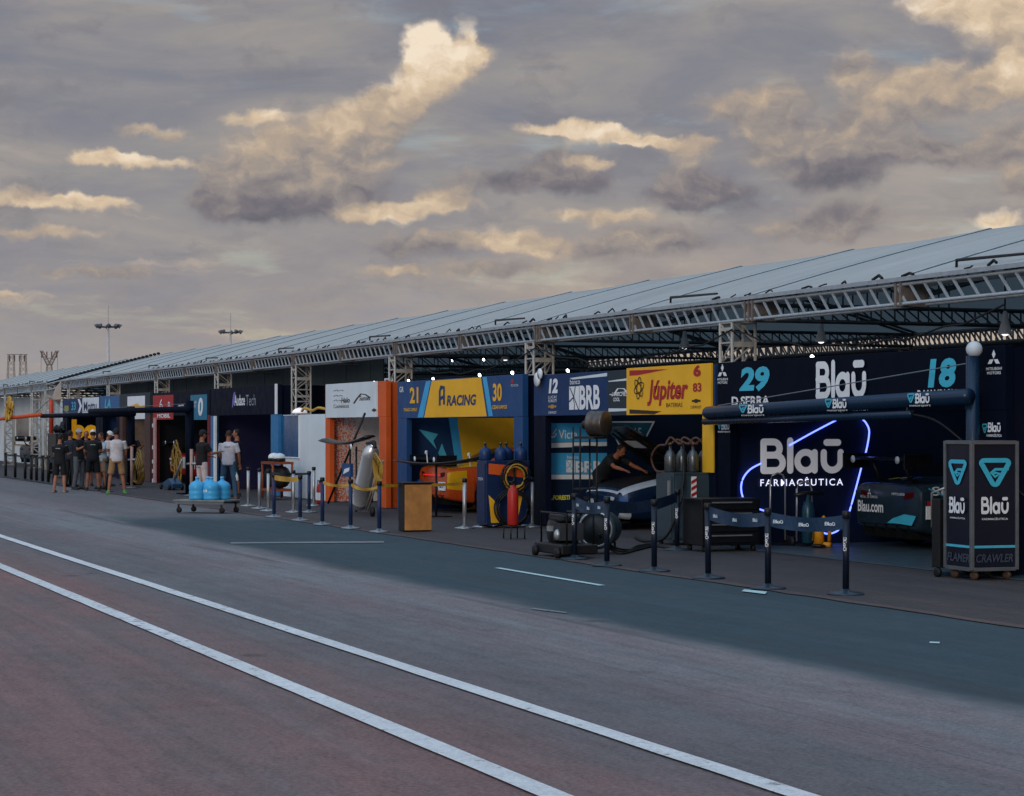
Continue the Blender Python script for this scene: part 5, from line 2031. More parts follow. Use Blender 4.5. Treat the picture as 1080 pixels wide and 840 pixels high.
proto_dark = belt_post(post_dark, .90, .20, True, .036, mat('dark base', '2c3a45', .35, .3))
ds_px = [(606, 590.5, 'standing before the generator, leftmost of the lettered posts'), (640, 597.5, 'before the white car nose'), (690, 603.5, 'before the grey gas cabinet'),
         (714, 581, 'set back against the grey gas cabinet'), (747, 611, 'below the yellow pillar'), (810, 622, 'before the hand trucks'), (892, 628, 'before the navy car tail')]
dposts = []
for i, (x, y, w_) in enumerate(ds_px):
    o = proto_dark if i == 0 else copy_tree(proto_dark)
    o.location = G(x, y) + Vector((0, 0, .009))
    o.rotation_euler = (0, rnd.uniform(-.02, .02), rnd.uniform(-.3, .3))
    o['label'] = 'dark belt post with white vertical lettering ' + w_
    o['group'] = 'lettered dark belt posts'
    dposts.append(o)
belt_m = mat('navy belt', '18314a', .5, 0, .15, 8)
for (i, j, lb, sg, mk) in ((0, 1, 'navy belt drooping between the posts before the white car', .06, 3), (1, 3, 'navy belt running back from the white car to the grey cabinet', .08, 3),
                           (4, 5, 'navy belt between the posts before the hand trucks', .05, 3), (5, 6, 'navy belt between the two rightmost lettered posts', .05, 3)):
    belt(lb, dposts[i].location, dposts[j].location, .87, .155, belt_m, sg, marks=mk, group='navy belts')
proto_blue = belt_post(post_blue, .88, .18, False, .036, mat('pale base', '7d8892', .3, .6))
bl_px = [(289, 546, 'leftmost, beside the silver posts'), (316.5, 549.5, 'at the right end of the short yellow wrap'), (326, 541, 'set back near the white wall'),
         (340, 554, 'in front of the fire extinguisher'), (369.8, 558, 'in front of the black wing stand'), (400, 561.8, 'in front of the orange pillar')]
bposts = []
for i, (x, y, w_) in enumerate(bl_px):
    o = proto_blue if i == 0 else copy_tree(proto_blue)
    o.location = G(x, y) + Vector((0, 0, .009))
    o.rotation_euler = (0, rnd.uniform(-.015, .015), 0)
    o['label'] = 'plain blue belt post ' + w_
    o['group'] = 'plain blue belt posts'
    bposts.append(o)
proto_sil = belt_post(steel, .90, .19, False, .036, mat('silver base', '9a9da0', .3, .8))
si_px = [(261.8, 534.3, 'leftmost, right of the person in jeans'), (273.6, 537, 'between two other silver posts by the blue pillar'), (283, 539.5, 'just left of the blue pillar base'), (309.5, 541, 'before the white wall, beneath the blue window'),
         (331, 534, 'far back against the white wall'), (490, 558, 'right of the orange car, thick'), (509, 556.5, 'before the blue cabinet'), (529, 556, 'before the hose reel'), (554.5, 555, 'at the right of the red extinguisher stand'), (561, 556.5, 'beside the navy pillar of the teal panelled booth')]
sposts = []
for i, (x, y, w_) in enumerate(si_px):
    o = proto_sil if i == 0 else copy_tree(proto_sil)
    o.location = G(x, y) + Vector((0, 0, .009))
    o['label'] = 'silver belt post ' + w_
    o['group'] = 'silver belt posts'
    sposts.append(o)
blk_belt = mat('black belt', '14161b', .5)
belt('black belt from the silver posts to the blue post at the white wall', sposts[2].location, bposts[2].location, .86, .05, blk_belt, .02, group='black belts')
belt('black belt running from the leftmost silver post to its neighbours', sposts[0].location, sposts[2].location, .86, .05, blk_belt, .01, group='black belts') if False else None
belt('short yellow tape wrap between two blue posts left of the extinguisher', bposts[0].location, bposts[1].location, .86, .10, yel_tape, .02, 'barrier_tape', 'tape', group='yellow tapes')
belt('yellow tape before the black wing stand', bposts[3].location, bposts[4].location, .82, .05, yel_tape, .04, 'barrier_tape', 'tape', group='yellow tapes')
belt('yellow tape before the silver cylinder', bposts[4].location, bposts[5].location, .82, .05, yel_tape, .07, 'barrier_tape', 'tape', group='yellow tapes')
belt('long yellow tape from the blue post past the wooden crate to a silver post', bposts[5].location, sposts[5].location, .84, .05, yel_tape, .02, 'barrier_tape', 'tape', group='yellow tapes')
proto_blk = belt_post(blackmat, .90, .19, False, .05, mat('black base', '262a2f', .4))
bk = []
words = ['first', 'second', 'third', 'fourth', 'fifth', 'sixth', 'seventh', 'eighth', 'ninth', 'tenth', 'eleventh']
for i, x in enumerate((6, 16, 26.5, 33, 38.5, 45, 51, 57, 68, 74, 113)):
    o = proto_blk if i == 0 else copy_tree(proto_blk)
    y = 452 + .1452 * (x + 350)
    o.location = G(x, y) + Vector((0, 0, .009))
    o['label'] = 'black belt post in the far left row, %s from the left' % words[i]
    o['group'] = 'black belt posts at the far left'
    bk.append(o)
for i in range(9):
    belt('black belt of the far left row, %s from the left' % words[i], bk[i].location, bk[i + 1].location, .87, .06, blk_belt, .02, group='black belts at the far left')


# ------------------------------------------------------------------ equipment
# trolley with water jugs
tl = G(178, 541)
tr = G(236, 542)
tc = G(206, 541.5) + Vector((0, .25, 0))
ax = (tr - tl).normalized()
yaw = math.atan2(ax.y, ax.x)
pt = thing('platform_trolley', 'low grey platform trolley carrying blue water bottles', 'trolley', (0, 0, 0))
mb = MB()
mb.box(-.62, .62, -.36, .36, .24, .28)
mb.build('deck', mat('trolley deck', '6f7474', .6, 0, .15, 5), pt, .012)
mb = MB()
for y_ in (-.33, .33):
    mb.box(-.60, .60, y_ - .015, y_ + .015, .19, .238)
mb.build('deck_frame', grey, pt)
for sx in (-.52, .52):
    for sy in (-.3, .3):
        mb = MB()
        mb.tube((sx, sy, .24), (sx + .01, sy, .09), .022, 6)
        lgo = mb.build('leg', mat('rusty brown', '3b2c25', .6), pt)
        mb = MB()
        mb.lathe([(.02, -.02), (.06, -.018), (.06, .018), (.02, .02)], (sx + .02, sy, .062), 12, Matrix.Rotation(pi / 2, 3, 'X'))
        mb.build('castor', black, lgo)
pt.location = (tc.x, tc.y, .008)
pt.rotation_euler = (0, 0, yaw)


def jug_proto():
    r = thing('water_bottle', 'x', 'bottle', (0, 0, 0))
    mb = MB()
    pr = [(.125, 0), (.133, .012), (.135, .05), (.130, .075), (.135, .10), (.135, .16), (.130, .18), (.135, .20), (.135, .27), (.128, .30), (.10, .345), (.05, .375), (.030, .39), (.028, .43)]
    mb.lathe(pr, (0, 0, 0), 20)
    mb.build('bottle_body', jug_m, r)
    mb = MB()
    mb.lathe([(.034, .425), (.034, .455), (.030, .462)], (0, 0, 0), 12)
    mb.build('cap', mat('pale blue cap', '6fb6da', .4), r)
    return r


jp = jug_proto()
jl = ['front left, closest to the lane', 'front right, with a white label', 'rear left, behind the front left one', 'rear right, behind the labelled one']
Rz = Matrix.Rotation(yaw, 3, 'Z')
for i, (u, v) in enumerate(((-.13, -.18), (.21, -.17), (-.06, .15), (.28, .16))):
    o = jp if i == 0 else copy_tree(jp)
    p = Rz @ Vector((u, v, 0))
    o.location = (tc.x + p.x, tc.y + p.y, .292)
    o.scale = (1.28, 1.28, 1.04)
    o.rotation_euler = (0, 0, rnd.uniform(0, 3))
    o['label'] = 'blue water bottle on the trolley, ' + jl[i]
    o['group'] = 'blue water bottles on the trolley'
    if i == 1:
        o.rotation_euler = (0, 0, 0)
        vs, fs = text_polys('Iguá', .03)
        mb = MB()
        A_ = []
        for a_, b_ in vs:
            t = R(-75) + (a_ - .5) * 1.1
            A_.append(Vector((.1375 * cos(t), .1375 * sin(t), .14 + b_ * .08)))
        mb.add(A_, fs)
        q = mb.build('lettering', white_print)
        q.parent = o

# crate with plywood face
cr_ = G(420, 561)
ct = thing('wooden_crate', 'upright black sided crate with plain plywood face beside the yellow tape', 'crate', cr_)
mb = MB()
mb.box(cr_.x - .0, cr_.x + .30, cr_.y, cr_.y + .52, .02, .84)
mb.build('crate_body', blackmat, ct, .015)
mb = MB()
mb.box(cr_.x + .302, cr_.x + .325, cr_.y + .015, cr_.y + .505, .035, .825)
mb.build('plywood_face', wood, ct, .004)
mb = MB()
mb.box(cr_.x - .02, cr_.x + .34, cr_.y - .02, cr_.y + .54, .842, .865)
mb.build('lid', blackmat, ct, .004)


# fire extinguishers
def extinguisher(label, p, h=.5, rr=.075, stand=False, tag_=True):
    r = thing('fire_extinguisher', label, 'extinguisher', p, None)
    p = Vector(p)
    z0 = .22 if stand else .03
    mb = MB()
    mb.lathe([(rr * .8, z0), (rr, z0 + .03), (rr, z0 + h * .78), (rr * .8, z0 + h * .90), (rr * .35, z0 + h * .97), (rr * .3, z0 + h)], p, 16)
    mb.build('cylinder', red, r)
    mb = MB()
    mb.path([p + Vector((-.02, 0, z0 + h)), p + Vector((0, 0, z0 + h + .05)), p + Vector((.10, -.02, z0 + h + .07))], [.022, .022, .012], 6)
    mb.path([p + Vector((0, 0, z0 + h + .02)), p + Vector((.09, 0, z0 + h + .02))], .01, 5)
    mb.build('valve', blackmat, r)
    mb = MB()
    mb.path([p + Vector((.02, 0, z0 + h + .02)), p + Vector((-.10, -.02, z0 + h + .06)), p + Vector((-.14, -.03, z0 + h * .6)), p + Vector((-.10, -.04, z0 + h * .2))], .012, 6)
    mb.build('hose', blackmat, r)
    if tag_:
        mb = MB()
        vs, fs = [], []
        for i in range(7):
            t = R(-110 + 100 * i / 6)
            vs += [p + Vector(((rr + .002) * cos(t), (rr + .002) * sin(t), z0 + h * .2)), p + Vector(((rr + .002) * cos(t), (rr + .002) * sin(t), z0 + h * .55))]
        fs = [(2 * i, 2 * i + 2, 2 * i + 3, 2 * i + 1) for i in range(6)]
        mb.add(vs, fs, True)
        mb.build('sticker', white_print, r)
    if stand:
        mb = MB()
        for (dx, dy) in ((-.16, -.1), (.16, -.1), (-.16, .14), (.16, .14)):
            mb.tube(p + Vector((dx, dy, 0)), p + Vector((dx, dy, .22)), .012, 6)
        mb.box(p.x - .17, p.x + .17, p.y - .12, p.y + .16, .205, .22)
        mb.build('stand', blackmat, r)
    return r


extinguisher('red fire extinguisher with white label against the white wall', G(337.5, 533.5), .5, .085)
extinguisher('tall plain red cylinder on a low black stand before the hose reel', G(541, 569), .66, .09, True, False)

# silver tank leaning on a hand truck
tp = G(383, 545)
tk = thing('gas_tank', 'long silver steel tank leaning on its hand truck, beside the black wing', 'tank', tp)
a_ = at(377.5, 535.5, tp.y)
b_ = at(393.5, 469, tp.y)
mb = MB()
d = (b_ - a_).normalized()
M = d.to_track_quat('Z', 'Y').to_matrix()
L = (b_ - a_).length
mb.lathe([(.02, -.02), (.12, .01), (.17, .07), (.172, .14), (.176, .145), (.176, .17), (.172, .175), (.172, L * .38), (.177, L * .385), (.177, L * .41), (.172, L * .415), (.172, L * .84), (.15, L * .91), (.08, L * .96), (.045, L * .98), (.045, L)], a_, 22, M)
mb.build('tank_body', mat('brushed tank steel', 'c9cbcd', .3, .75, .02, 1), tk)
mb = MB()
mb.ball(b_ + d * .04, .06, .06, .05, 10)
mb.path([b_ + d * .05 + Vector((-.45, 0, -.02)), b_ + d * .06, b_ + d * .05 + Vector((.14, 0, -.1))], [.03, .045, .03], 7)
mb.build('valve', blackmat, tk)
for dx in (.26, .42):
    mb = MB()
    mb.tube(a_ + Vector((dx - .05, .1, -.05)), a_ + d * 1.25 + Vector((dx + .12, .12, 0)), .02, 7)
    mb.build('truck_rail', mat('pale rail', 'a49a8c', .5, .3), tk)
mb = MB()
for i in range(5):
    c_ = at(394 + i * 1.2, 497 + i * 2, tp.y - .05)
    mb.path([c_ + Vector((.10 * cos(t) + .12, .03 * sin(2 * t), .36 * sin(t))) for t in [2 * pi * q / 16 for q in range(17)]], .016, 6)
mb.build('hose', mat('ochre hose', '9c7a2c', .5), tk)
mb = MB()
mb.lathe([(.02, -.03), (.10, -.028), (.10, .028), (.02, .03)], (tp.x + .3, tp.y + .1, .11), 14, Matrix.Rotation(pi / 2, 3, 'X'))
mb.build('wheel', black, tk)


def gas_bottle(p, h, rr, m, valve=True, r=None):
    mb = MB()
    mb.lathe([(rr * .9, 0), (rr, .02), (rr, h * .55), (rr * .92, h * .66), (rr * .6, h * .8), (rr * .25, h * .88), (rr * .22, h)], p, 14)
    return mb


def bottle_thing(label, p, h, rr, m, group):
    r = thing('gas_bottle', label, 'gas bottle', p, group)
    gas_bottle(Vector(p), h, rr, m).build('bottle_body', m, r)
    mb = MB()
    q = Vector(p) + Vector((0, 0, h))
    mb.path([q + Vector((-.06, 0, .03)), q + Vector((0, 0, .03)), q + Vector((.08, -.03, .04))], [.018, .028, .016], 6)
    mb.path([q + Vector((0, 0, -.02)), q + Vector((0, 0, .06))], .02, 6)
    mb.build('valve', mat('brass', '6b5433', .35, .7), r)
    return r


# grey gas cabinet in the teal panelled booth
g0 = G(692, 574)
cbn = thing('gas_cabinet', 'grey green steel cabinet with four bottles on top and a striped edge', 'cabinet', g0)
W_, D_, H_ = .60, .78, 1.12
x0, y0 = g0.x, g0.y
cab_m = mat('grey green steel', '2e3d45', .45, .1, .12, 4)
mb = MB()
mb.box(x0, x0 + W_, y0, y0 + D_, .08, H_)
mb.build('cabinet_body', cab_m, cbn, .012)
mb = MB()
mb.box(x0 + .03, x0 + W_ - .03, y0 - .015, y0 - .002, .12, H_ - .05)
dr = mb.build('door', cab_m, cbn, .004)
mb = MB()
mb.box(x0 + W_ - .09, x0 + W_ - .06, y0 - .05, y0 - .016, .75, 1.0)
mb.build('handle', steel, dr)
mb = MB()
mb.box(x0 + W_ + .002, x0 + W_ + .015, y0 + .04, y0 + D_ - .04, .12, H_ - .05)
mb.build('side_panel', mat('grey green steel pale', '33444c', .45, .1, .12, 4), cbn, .004)
mb = MB()
for (yy) in (y0 + .30,):
    mb.box(x0 + W_ + .016, x0 + W_ + .024, yy, yy + .09, .42, 1.06)
hz = mb.build('hazard_strip', white_print, cbn)
for i in range(6):
    z = .44 + i * .10
    mb = MB()
    mb.prism([(y0 + .30, z), (y0 + .39, z + .05), (y0 + .39, z + .10), (y0 + .30, z + .05)], .004, lambda u, v, w_: Vector((x0 + W_ + .0245 + w_, u, v)))
    mb.build('hazard_mark', red_print if i > 2 else dkblue_print, hz)
for (dx, dy) in ((.06, .06), (W_ - .06, .06), (.06, D_ - .06), (W_ - .06, D_ - .06)):
    mb = MB()
    mb.lathe([(.01, -.02), (.04, -.02), (.04, .02), (.01, .02)], (x0 + dx, y0 + dy, .042), 10, Matrix.Rotation(pi / 2, 3, 'X'))
    mb.build('castor', black, cbn)
for i, (dx, dy, lb) in enumerate(((.30, .10, 'leftmost, nearest the car'), (.18, .36, 'second from the left'), (.40, .44, 'third from the left'), (.34, .66, 'rightmost of the four'))):
    bottle_thing('steel gas bottle on the grey cabinet, ' + lb, (x0 + dx, y0 + dy, H_ + .002), .40, .095, mat('bottle steel', '565c5f', .3, .75, .05, 3), 'steel gas bottles')
hs = thing('hose_bundle', 'tangled orange and black hoses over the steel gas bottles', 'hose', (x0 + .3, y0 + .4, H_ + .4))
mb = MB()
for i in range(5):
    y_ = y0 + .1 + i * .14
    mb.path(soft([(x0 + .3 + rnd.uniform(-.1, .1), y_ - .1, H_ + .42), (x0 + .3 + rnd.uniform(-.1, .1), y_, H_ + .50 + rnd.uniform(0, .05)), (x0 + .4, y_ + .1, H_ + .44), (x0 + .35 + rnd.uniform(-.1, .1), y_ + .16, H_ + .46)]), .018, 6)
mb.path(soft([(x0 + .3, y0 + .02, H_ + .42), (x0 + .16, y0 - .05, H_ + .40), (x0 + .0, y0 - .08, H_ + .22), (x0 + .05, y0 - .02, H_ + .02), (x0 + .3, y0 + .05, H_ + .02)]), .018, 6)
mb.build('hose_coil', mat('copper hose', '4a3024', .55, .0), hs)
mb = MB()
mb.path(soft([(x0 + .35, y0 + .3, H_ + .45), (x0 + .75, y0 + .1, .9), (x0 + .72, y0 - .02, .45), (x0 + .55, y0 - .12, .12), (x0 - .2, y0 - .1, .04), (x0 - 1.2, y0 + .2, .04)]), .022, 7)
mb.build('air_hose', black, hs)

# blue cabinet with blue bottles and hose reel
g1 = G(503, 556.5)
x1, y1 = g1.x, g1.y
cb2 = thing('gas_cabinet', 'blue and yellow cabinet with blue gas bottles and coiled hoses in front', 'cabinet', g1)
mb = MB()
mb.box(x1, x1 + .46, y1, y1 + .85, .06, 1.22)
mb.build('cabinet_body', mat('navy steel', '14284c', .4, .1), cb2, .012)
mb = MB()
mb.box(x1 + .03, x1 + .43, y1 - .014, y1 - .002, .1, 1.17)
mb.build('door', mat('navy steel', '14284c', .4, .1), cb2, .004)
f = lambda u, v, w: Vector((u, y1 - .014 - w, v))
decal(text_polys('TOYOTA', .0), (x1 + .10, .86, x1 + .36, .91), f, 'lettering', white_print, cb2)
mb = MB()
mb.prism([(y1 + .05, .98), (y1 + .8, .90), (y1 + .8, 1.1), (y1 + .05, 1.17)], .006, lambda u, v, w_: Vector((x1 + .462 + w_, u, v)))
mb.build('printed_panel', orange, cb2)
mb = MB()
mb.prism([(y1 + .1, .1), (y1 + .28, .1), (y1 + .16, .5), (y1 + .05, .6)], .006, lambda u, v, w_: Vector((x1 + .462 + w_, u, v)))
mb.prism([(y1 + .42, .2), (y1 + .62, .2), (y1 + .75, .8), (y1 + .5, .75)], .006, lambda u, v, w_: Vector((x1 + .462 + w_, u, v)))
mb.build('printed_panel', yellow, cb2)
for i, (dx, dy, lb) in enumerate(((.16, .10, 'leftmost of the blue ones'), (.32, .34, 'second of the blue ones'), (.14, .52, 'third of the blue ones'), (.30, .74, 'rightmost of the blue ones'))):
    bottle_thing('blue gas bottle on the blue cabinet, ' + lb, (x1 + dx, y1 + dy, 1.222), .27, .115, mat('blue bottle paint', '14305a', .4), 'blue gas bottles')
hr_ = thing('hose_reel', 'big coil of black and ochre hose hanging before the blue cabinet', 'hose reel', (x1 + .6, y1 + .4, 0))
for k_ in range(2):
    mb = MB()
    for i in range(5 if k_ == 0 else 3):
        rr = .27 - .02 * i - .05 * k_
        c_ = Vector((x1 + .56 + .012 * i + k_ * .03, y1 + .52 + rnd.uniform(-.03, .03), .93 + rnd.uniform(-.02, .02)))
        ph = rnd.uniform(0, 6)
        mb.path([c_ + Vector((.01 * sin(3 * t), rr * cos(t), rr * 1.05 * sin(t))) for t in [2 * pi * q / 26 for q in range(27)]], .017, 6)
    mb.build('hose_coil', black if k_ == 0 else mat('ochre hose', '9c7a2c', .5), hr_)
mb = MB()
for i in range(3):
    rr = .34 - .03 * i
    c_ = Vector((x1 + .60 + .03 * i, y1 + .45, .36))
    mb.path([c_ + Vector((.02 * sin(2 * t), rr * cos(t), rr * sin(t))) for t in [2 * pi * q / 26 for q in range(27)]], .018, 6)
mb.build('hose_coil', black, hr_)
mb = MB()
mb.tube((x1 + .52, y1 + .52, .02), (x1 + .52, y1 + .52, 1.15), .02, 7)
mb.build('reel_post', blackmat, hr_)
pg = thing('impact_gun', 'small cream and black impact gun lying before the blue cabinet', 'impact gun', G(517, 552))
q = G(517, 552)
mb = MB()
mb.path([q + Vector((-.16, 0, .10)), q + Vector((0, 0, .11)), q + Vector((.14, .02, .10))], [.05, .075, .04], 10)
mb.build('gun_body', mat('cream plastic', '9d9770', .5), pg)
mb = MB()
mb.path([q + Vector((0, 0, .10)), q + Vector((.05, -.06, .02))], [.03, .035], 8)
mb.path([q + Vector((.14, .02, .10)), q + Vector((.22, .02, .10))], [.025, .025], 8)
mb.build('grip', blackmat, pg)

# generator and blower
g2 = G(583, 588)
gn = thing('generator', 'portable black petrol generator lying at the foot of the teal panelled booth', 'generator', g2)
mb = MB()
mb.box(g2.x - .45, g2.x + .55, g2.y - .1, g2.y + .45, .06, .20)
mb.build('base_tray', blackmat, gn, .02)
mb = MB()
mb.lathe([(.10, -.02), (.20, 0), (.22, .05), (.22, .30), (.18, .36), (.05, .38)], (g2.x - .2, g2.y + .42, .36), 18, Matrix.Rotation(pi / 2, 3, 'X'))
mb.build('engine_casing', carbon, gn)
mb = MB()
for i in range(7):
    mb.box(g2.x - .02 + i * .035, g2.x - .005 + i * .035, g2.y + .02, g2.y + .38, .24, .48)
mb.build('cooling_fin', mat('cast metal', '4b5054', .4, .6), gn)
mb = MB()
mb.box(g2.x - .3, g2.x + .2, g2.y + .05, g2.y + .35, .50, .60)
mb.build('fuel_tank', mat('generator tank', '1f2428', .3), gn, .03)
mb = MB()
mb.path([(g2.x - .42, g2.y, .2), (g2.x - .42, g2.y, .62), (g2.x + .5, g2.y, .62), (g2.x + .5, g2.y, .2)], .016, 7)
mb.path([(g2.x - .42, g2.y + .4, .2), (g2.x - .42, g2.y + .4, .62), (g2.x + .5, g2.y + .4, .62), (g2.x + .5, g2.y + .4, .2)], .016, 7)
mb.build('frame', black, gn)
mb = MB()
mb.ball((g2.x + .12, g2.y + .02, .32), .07, .05, .08, 10)
mb.cbox((g2.x - .05, g2.y - .02, .40), .1, .06, .07)
mb.build('carburettor', steel, gn)
for sx in (-.35, .45):
    mb = MB()
    mb.lathe([(.02, -.03), (.075, -.025), (.075, .025), (.02, .03)], (g2.x + sx, g2.y - .12, .085), 14, Matrix.Rotation(pi / 2, 3, 'X'))
    mb.build('wheel', black, gn)
g3 = G(626, 585)
bw = thing('blower', 'grey blue drum blower with round grille, right of the generator', 'blower', g3)
Mx = Matrix.Rotation(R(62), 3, 'Z') @ Matrix.Rotation(pi / 2, 3, 'Y')
cc = Vector((g3.x - .05, g3.y + .1, .36))
mb = MB()
mb.lathe([(.12, -.42), (.23, -.38), (.25, -.3), (.25, .06), (.29, .08), (.29, .12), (.25, .13)], cc, 26, Matrix.Rotation(R(-42), 3, 'Z') @ Matrix.Rotation(pi / 2, 3, 'Y'))
mb.build('drum', mat('blower paint', '2a3c46', .4, .0), bw)
Md = Matrix.Rotation(R(-42), 3, 'Z') @ Matrix.Rotation(pi / 2, 3, 'Y')
mb = MB()
mb.lathe([(.23, .128), (.255, .13), (.26, .15), (.235, .155), (.23, .128)], cc, 26, Md, False)
mb.build('rim', steel, bw)
mb = MB()
mb.lathe([(.01, .16), (.06, .155), (.225, .133), (.225, .125), (.01, .125)], cc, 26, Md)
mb.build('grille', mat('dull grille', '1d2428', .5, 0.0), bw)
mb = MB()
for s_ in (-.15, .15):
    mb.path([cc + Md @ Vector((-.05 * 0, s_, -.3)) + Vector((0, 0, -.20)), cc + Md @ Vector((0, s_, -.3)) + Vector((0, 0, -.34))], .02, 6)
    mb.path([cc + Md @ Vector((0, s_, .05)) + Vector((0, 0, -.20)), cc + Md @ Vector((0, s_, .05)) + Vector((0, 0, -.34))], .02, 6)
mb.build('foot', blackmat, bw)
hs2 = thing('cable', 'black cables trailing on the ground from the blower to the cabinet', 'cable', G(660, 580))
mb = MB()
for k_ in range(3):
    p0 = G(632, 586 - k_)
    pts = [p0 + Vector((0, 0, .3)), G(640 + 3 * k_, 584) + Vector((0, 0, .10)), G(655 + 4 * k_, 586 - 2 * k_) + Vector((0, 0, .025)), G(672, 582 - 2 * k_) + Vector((0, 0, .025)), G(690, 578 - k_) + Vector((0, 0, .025)), G(705, 580) + Vector((0, 0, .025))]
    mb.path(soft(pts), .017, 6)
mb.build('cable_run', black, hs2)

# fuel drum on its tall stand
pz = 14.1
dp = at(631, 447, pz)
fd = thing('fuel_drum', 'round metal fuel drum high on a thin black stand, above the open bonnet', 'fuel drum', (dp.x, pz, 0))
mb = MB()
Md = Matrix.Rotation(R(35), 3, 'Z') @ Matrix.Rotation(pi / 2, 3, 'Y')
mb.lathe([(.02, -.17), (.16, -.165), (.205, -.14), (.215, -.12), (.205, -.10), (.205, .0), (.212, .012), (.205, .025), (.205, .12), (.215, .14), (.18, .16), (.02, .165)], (dp.x, pz, dp.z), 26, Md)
mb.build('drum', mat('drum metal', '5d5650', .35, .7, .25, 5), fd)
for i, xx in enumerate((611.5, 615, 619, 622.5)):
    mb = MB()
    q = at(xx, 470, pz)
    yy = pz + (.12 if i % 2 else -.12)
    mb.tube((q.x, yy, .02), (q.x, yy, dp.z - .05), .016, 6)
    mb.build('leg', blackmat, fd)
mb = MB()
q0, q1 = at(611.5, 470, pz), at(622.5, 470, pz)
for zz in (.05, .8, 1.5):
    mb = MB()
    mb.box(q0.x, q1.x, pz - .13, pz + .13, zz - .012, zz + .012)
    mb.build('shelf', blackmat, fd)
mb = MB()
mb.box(q0.x, dp.x + .1, pz - .13, pz + .13, dp.z - .25, dp.z - .21)
mb.build('top_plate', blackmat, fd)
mb = MB()
mb.ball((dp.x - .28, pz - .1, dp.z - .02), .10, .08, .08, 10)
mb.build('coupling', blackmat, fd)

# navy lettered toolboxes at the right
tb = G(1025, 613.5)
bx_m = mat('navy gloss laminate', '070d20', .35, 0, .1, 3)
tbx = thing('toolbox', 'tall navy wheeled toolbox with teal shield emblem and white lettering', 'toolbox', (0, 0, 0))
W_, D_, Hh = .60, .60, 1.62
mb = MB()
mb.box(-W_, 0, 0, D_, .14, Hh)
mb.build('case', bx_m, tbx, .006)
mb = MB()
t_ = .022
for (xa, ya) in ((-W_, 0), (0, 0), (0, D_), (-W_, D_)):
    mb.box(xa - t_, xa + t_, ya - t_, ya + t_, .12, Hh + .02)
for za in (.13, Hh + .005):
    mb.box(-W_ + t_, -t_, -t_, t_, za - t_, za + t_)
    mb.box(-W_ + t_, -t_, D_ - t_, D_ + t_, za - t_, za + t_)
    mb.box(-t_, t_, t_, D_ - t_, za - t_, za + t_)
    mb.box(-W_ - t_, -W_ + t_, t_, D_ - t_, za - t_, za + t_)
mb.build('edge_frame', mat('frame alu', '6f7479', .4, .7), tbx, .003)
ff = lambda u, v, w: Vector((u, -.003 - w, v))
fs_ = lambda u, v, w: Vector((.003 + w, u, v))
decal(SHIELD, (-W_ + .08, 1.12, -.10, 1.42), ff, 'emblem', teal, tbx)
decal(SHIELD, (.09, 1.10, D_ - .08, 1.44), fs_, 'emblem', teal, tbx)
decal(LOGO, (-W_ + .10, .78, -.12, .98), ff, 'lettering', white_print, tbx)
decal(LOGO, (.12, .78, D_ - .12, .99), fs_, 'lettering', white_print, tbx)
decal(text_polys('FARMACÊUTICA', .01), (-W_ + .12, .715, -.14, .74), ff, 'lettering', white_print, tbx)
decal(text_polys('FARMACÊUTICA', .01), (.13, .71, D_ - .12, .74), fs_, 'lettering', white_print, tbx)
decal(SQ, (-W_ + .02, .38, -.02, .41), ff, 'stripe', cyan_lt, tbx)
decal(SQ, (.02, .38, D_ - .02, .41), fs_, 'stripe', cyan_lt, tbx)
ol = mat('grey outline print', '39414f', .5)
decal(text_polys('FLAMER', .02, .2), (-W_ + .05, .21, -.04, .31), ff, 'lettering', ol, tbx)
decal(text_polys('CRAWLER', .02, .2), (.05, .21, D_ - .05, .31), fs_, 'lettering', ol, tbx)
for (xa, ya) in ((-W_ + .08, .08), (-.08, .08), (-.08, D_ - .08), (-W_ + .08, D_ - .08)):
    mb = MB()
    mb.cbox((xa, ya, .115), .06, .07, .03)
    cs = mb.build('castor', steel, tbx)
    mb = MB()
    mb.lathe([(.015, -.02), (.05, -.02), (.055, 0), (.05, .02), (.015, .02)], (xa, ya, .055), 14, Matrix.Rotation(R(35), 3, 'Z') @ Matrix.Rotation(pi / 2, 3, 'X'))
    mb.build('wheel', mat('brown rubber', '4a3a2e', .5), cs)
tbx.location = (tb.x, tb.y, .009)
tbx.rotation_euler = (0, 0, R(-3))
t2 = thing('tool_cart', 'dark tool cart half hidden behind the tall navy toolbox', 'cart', (tb.x - .58, tb.y - .02, 0))
xx, yy = tb.x - .58, tb.y - .02
mb = MB()
mb.box(xx - .25, xx - .08, yy, yy + .36, .12, .95)
mb.build('cart_body', blackmat, t2, .01)
mb = MB()
mb.path([(xx - .27, yy + .02, .6), (xx - .27, yy + .02, 1.02), (xx - .0, yy + .02, 1.08)], .016, 6)
mb.build('handle', steel, t2)
for dy in (.06, .44):
    mb = MB()
    mb.lathe([(.02, -.02), (.06, -.02), (.06, .02), (.02, .02)], (xx - .13, yy + dy - .05, .062), 12, Matrix.Rotation(pi / 2, 3, 'X'))
    mb.build('wheel', black, t2)
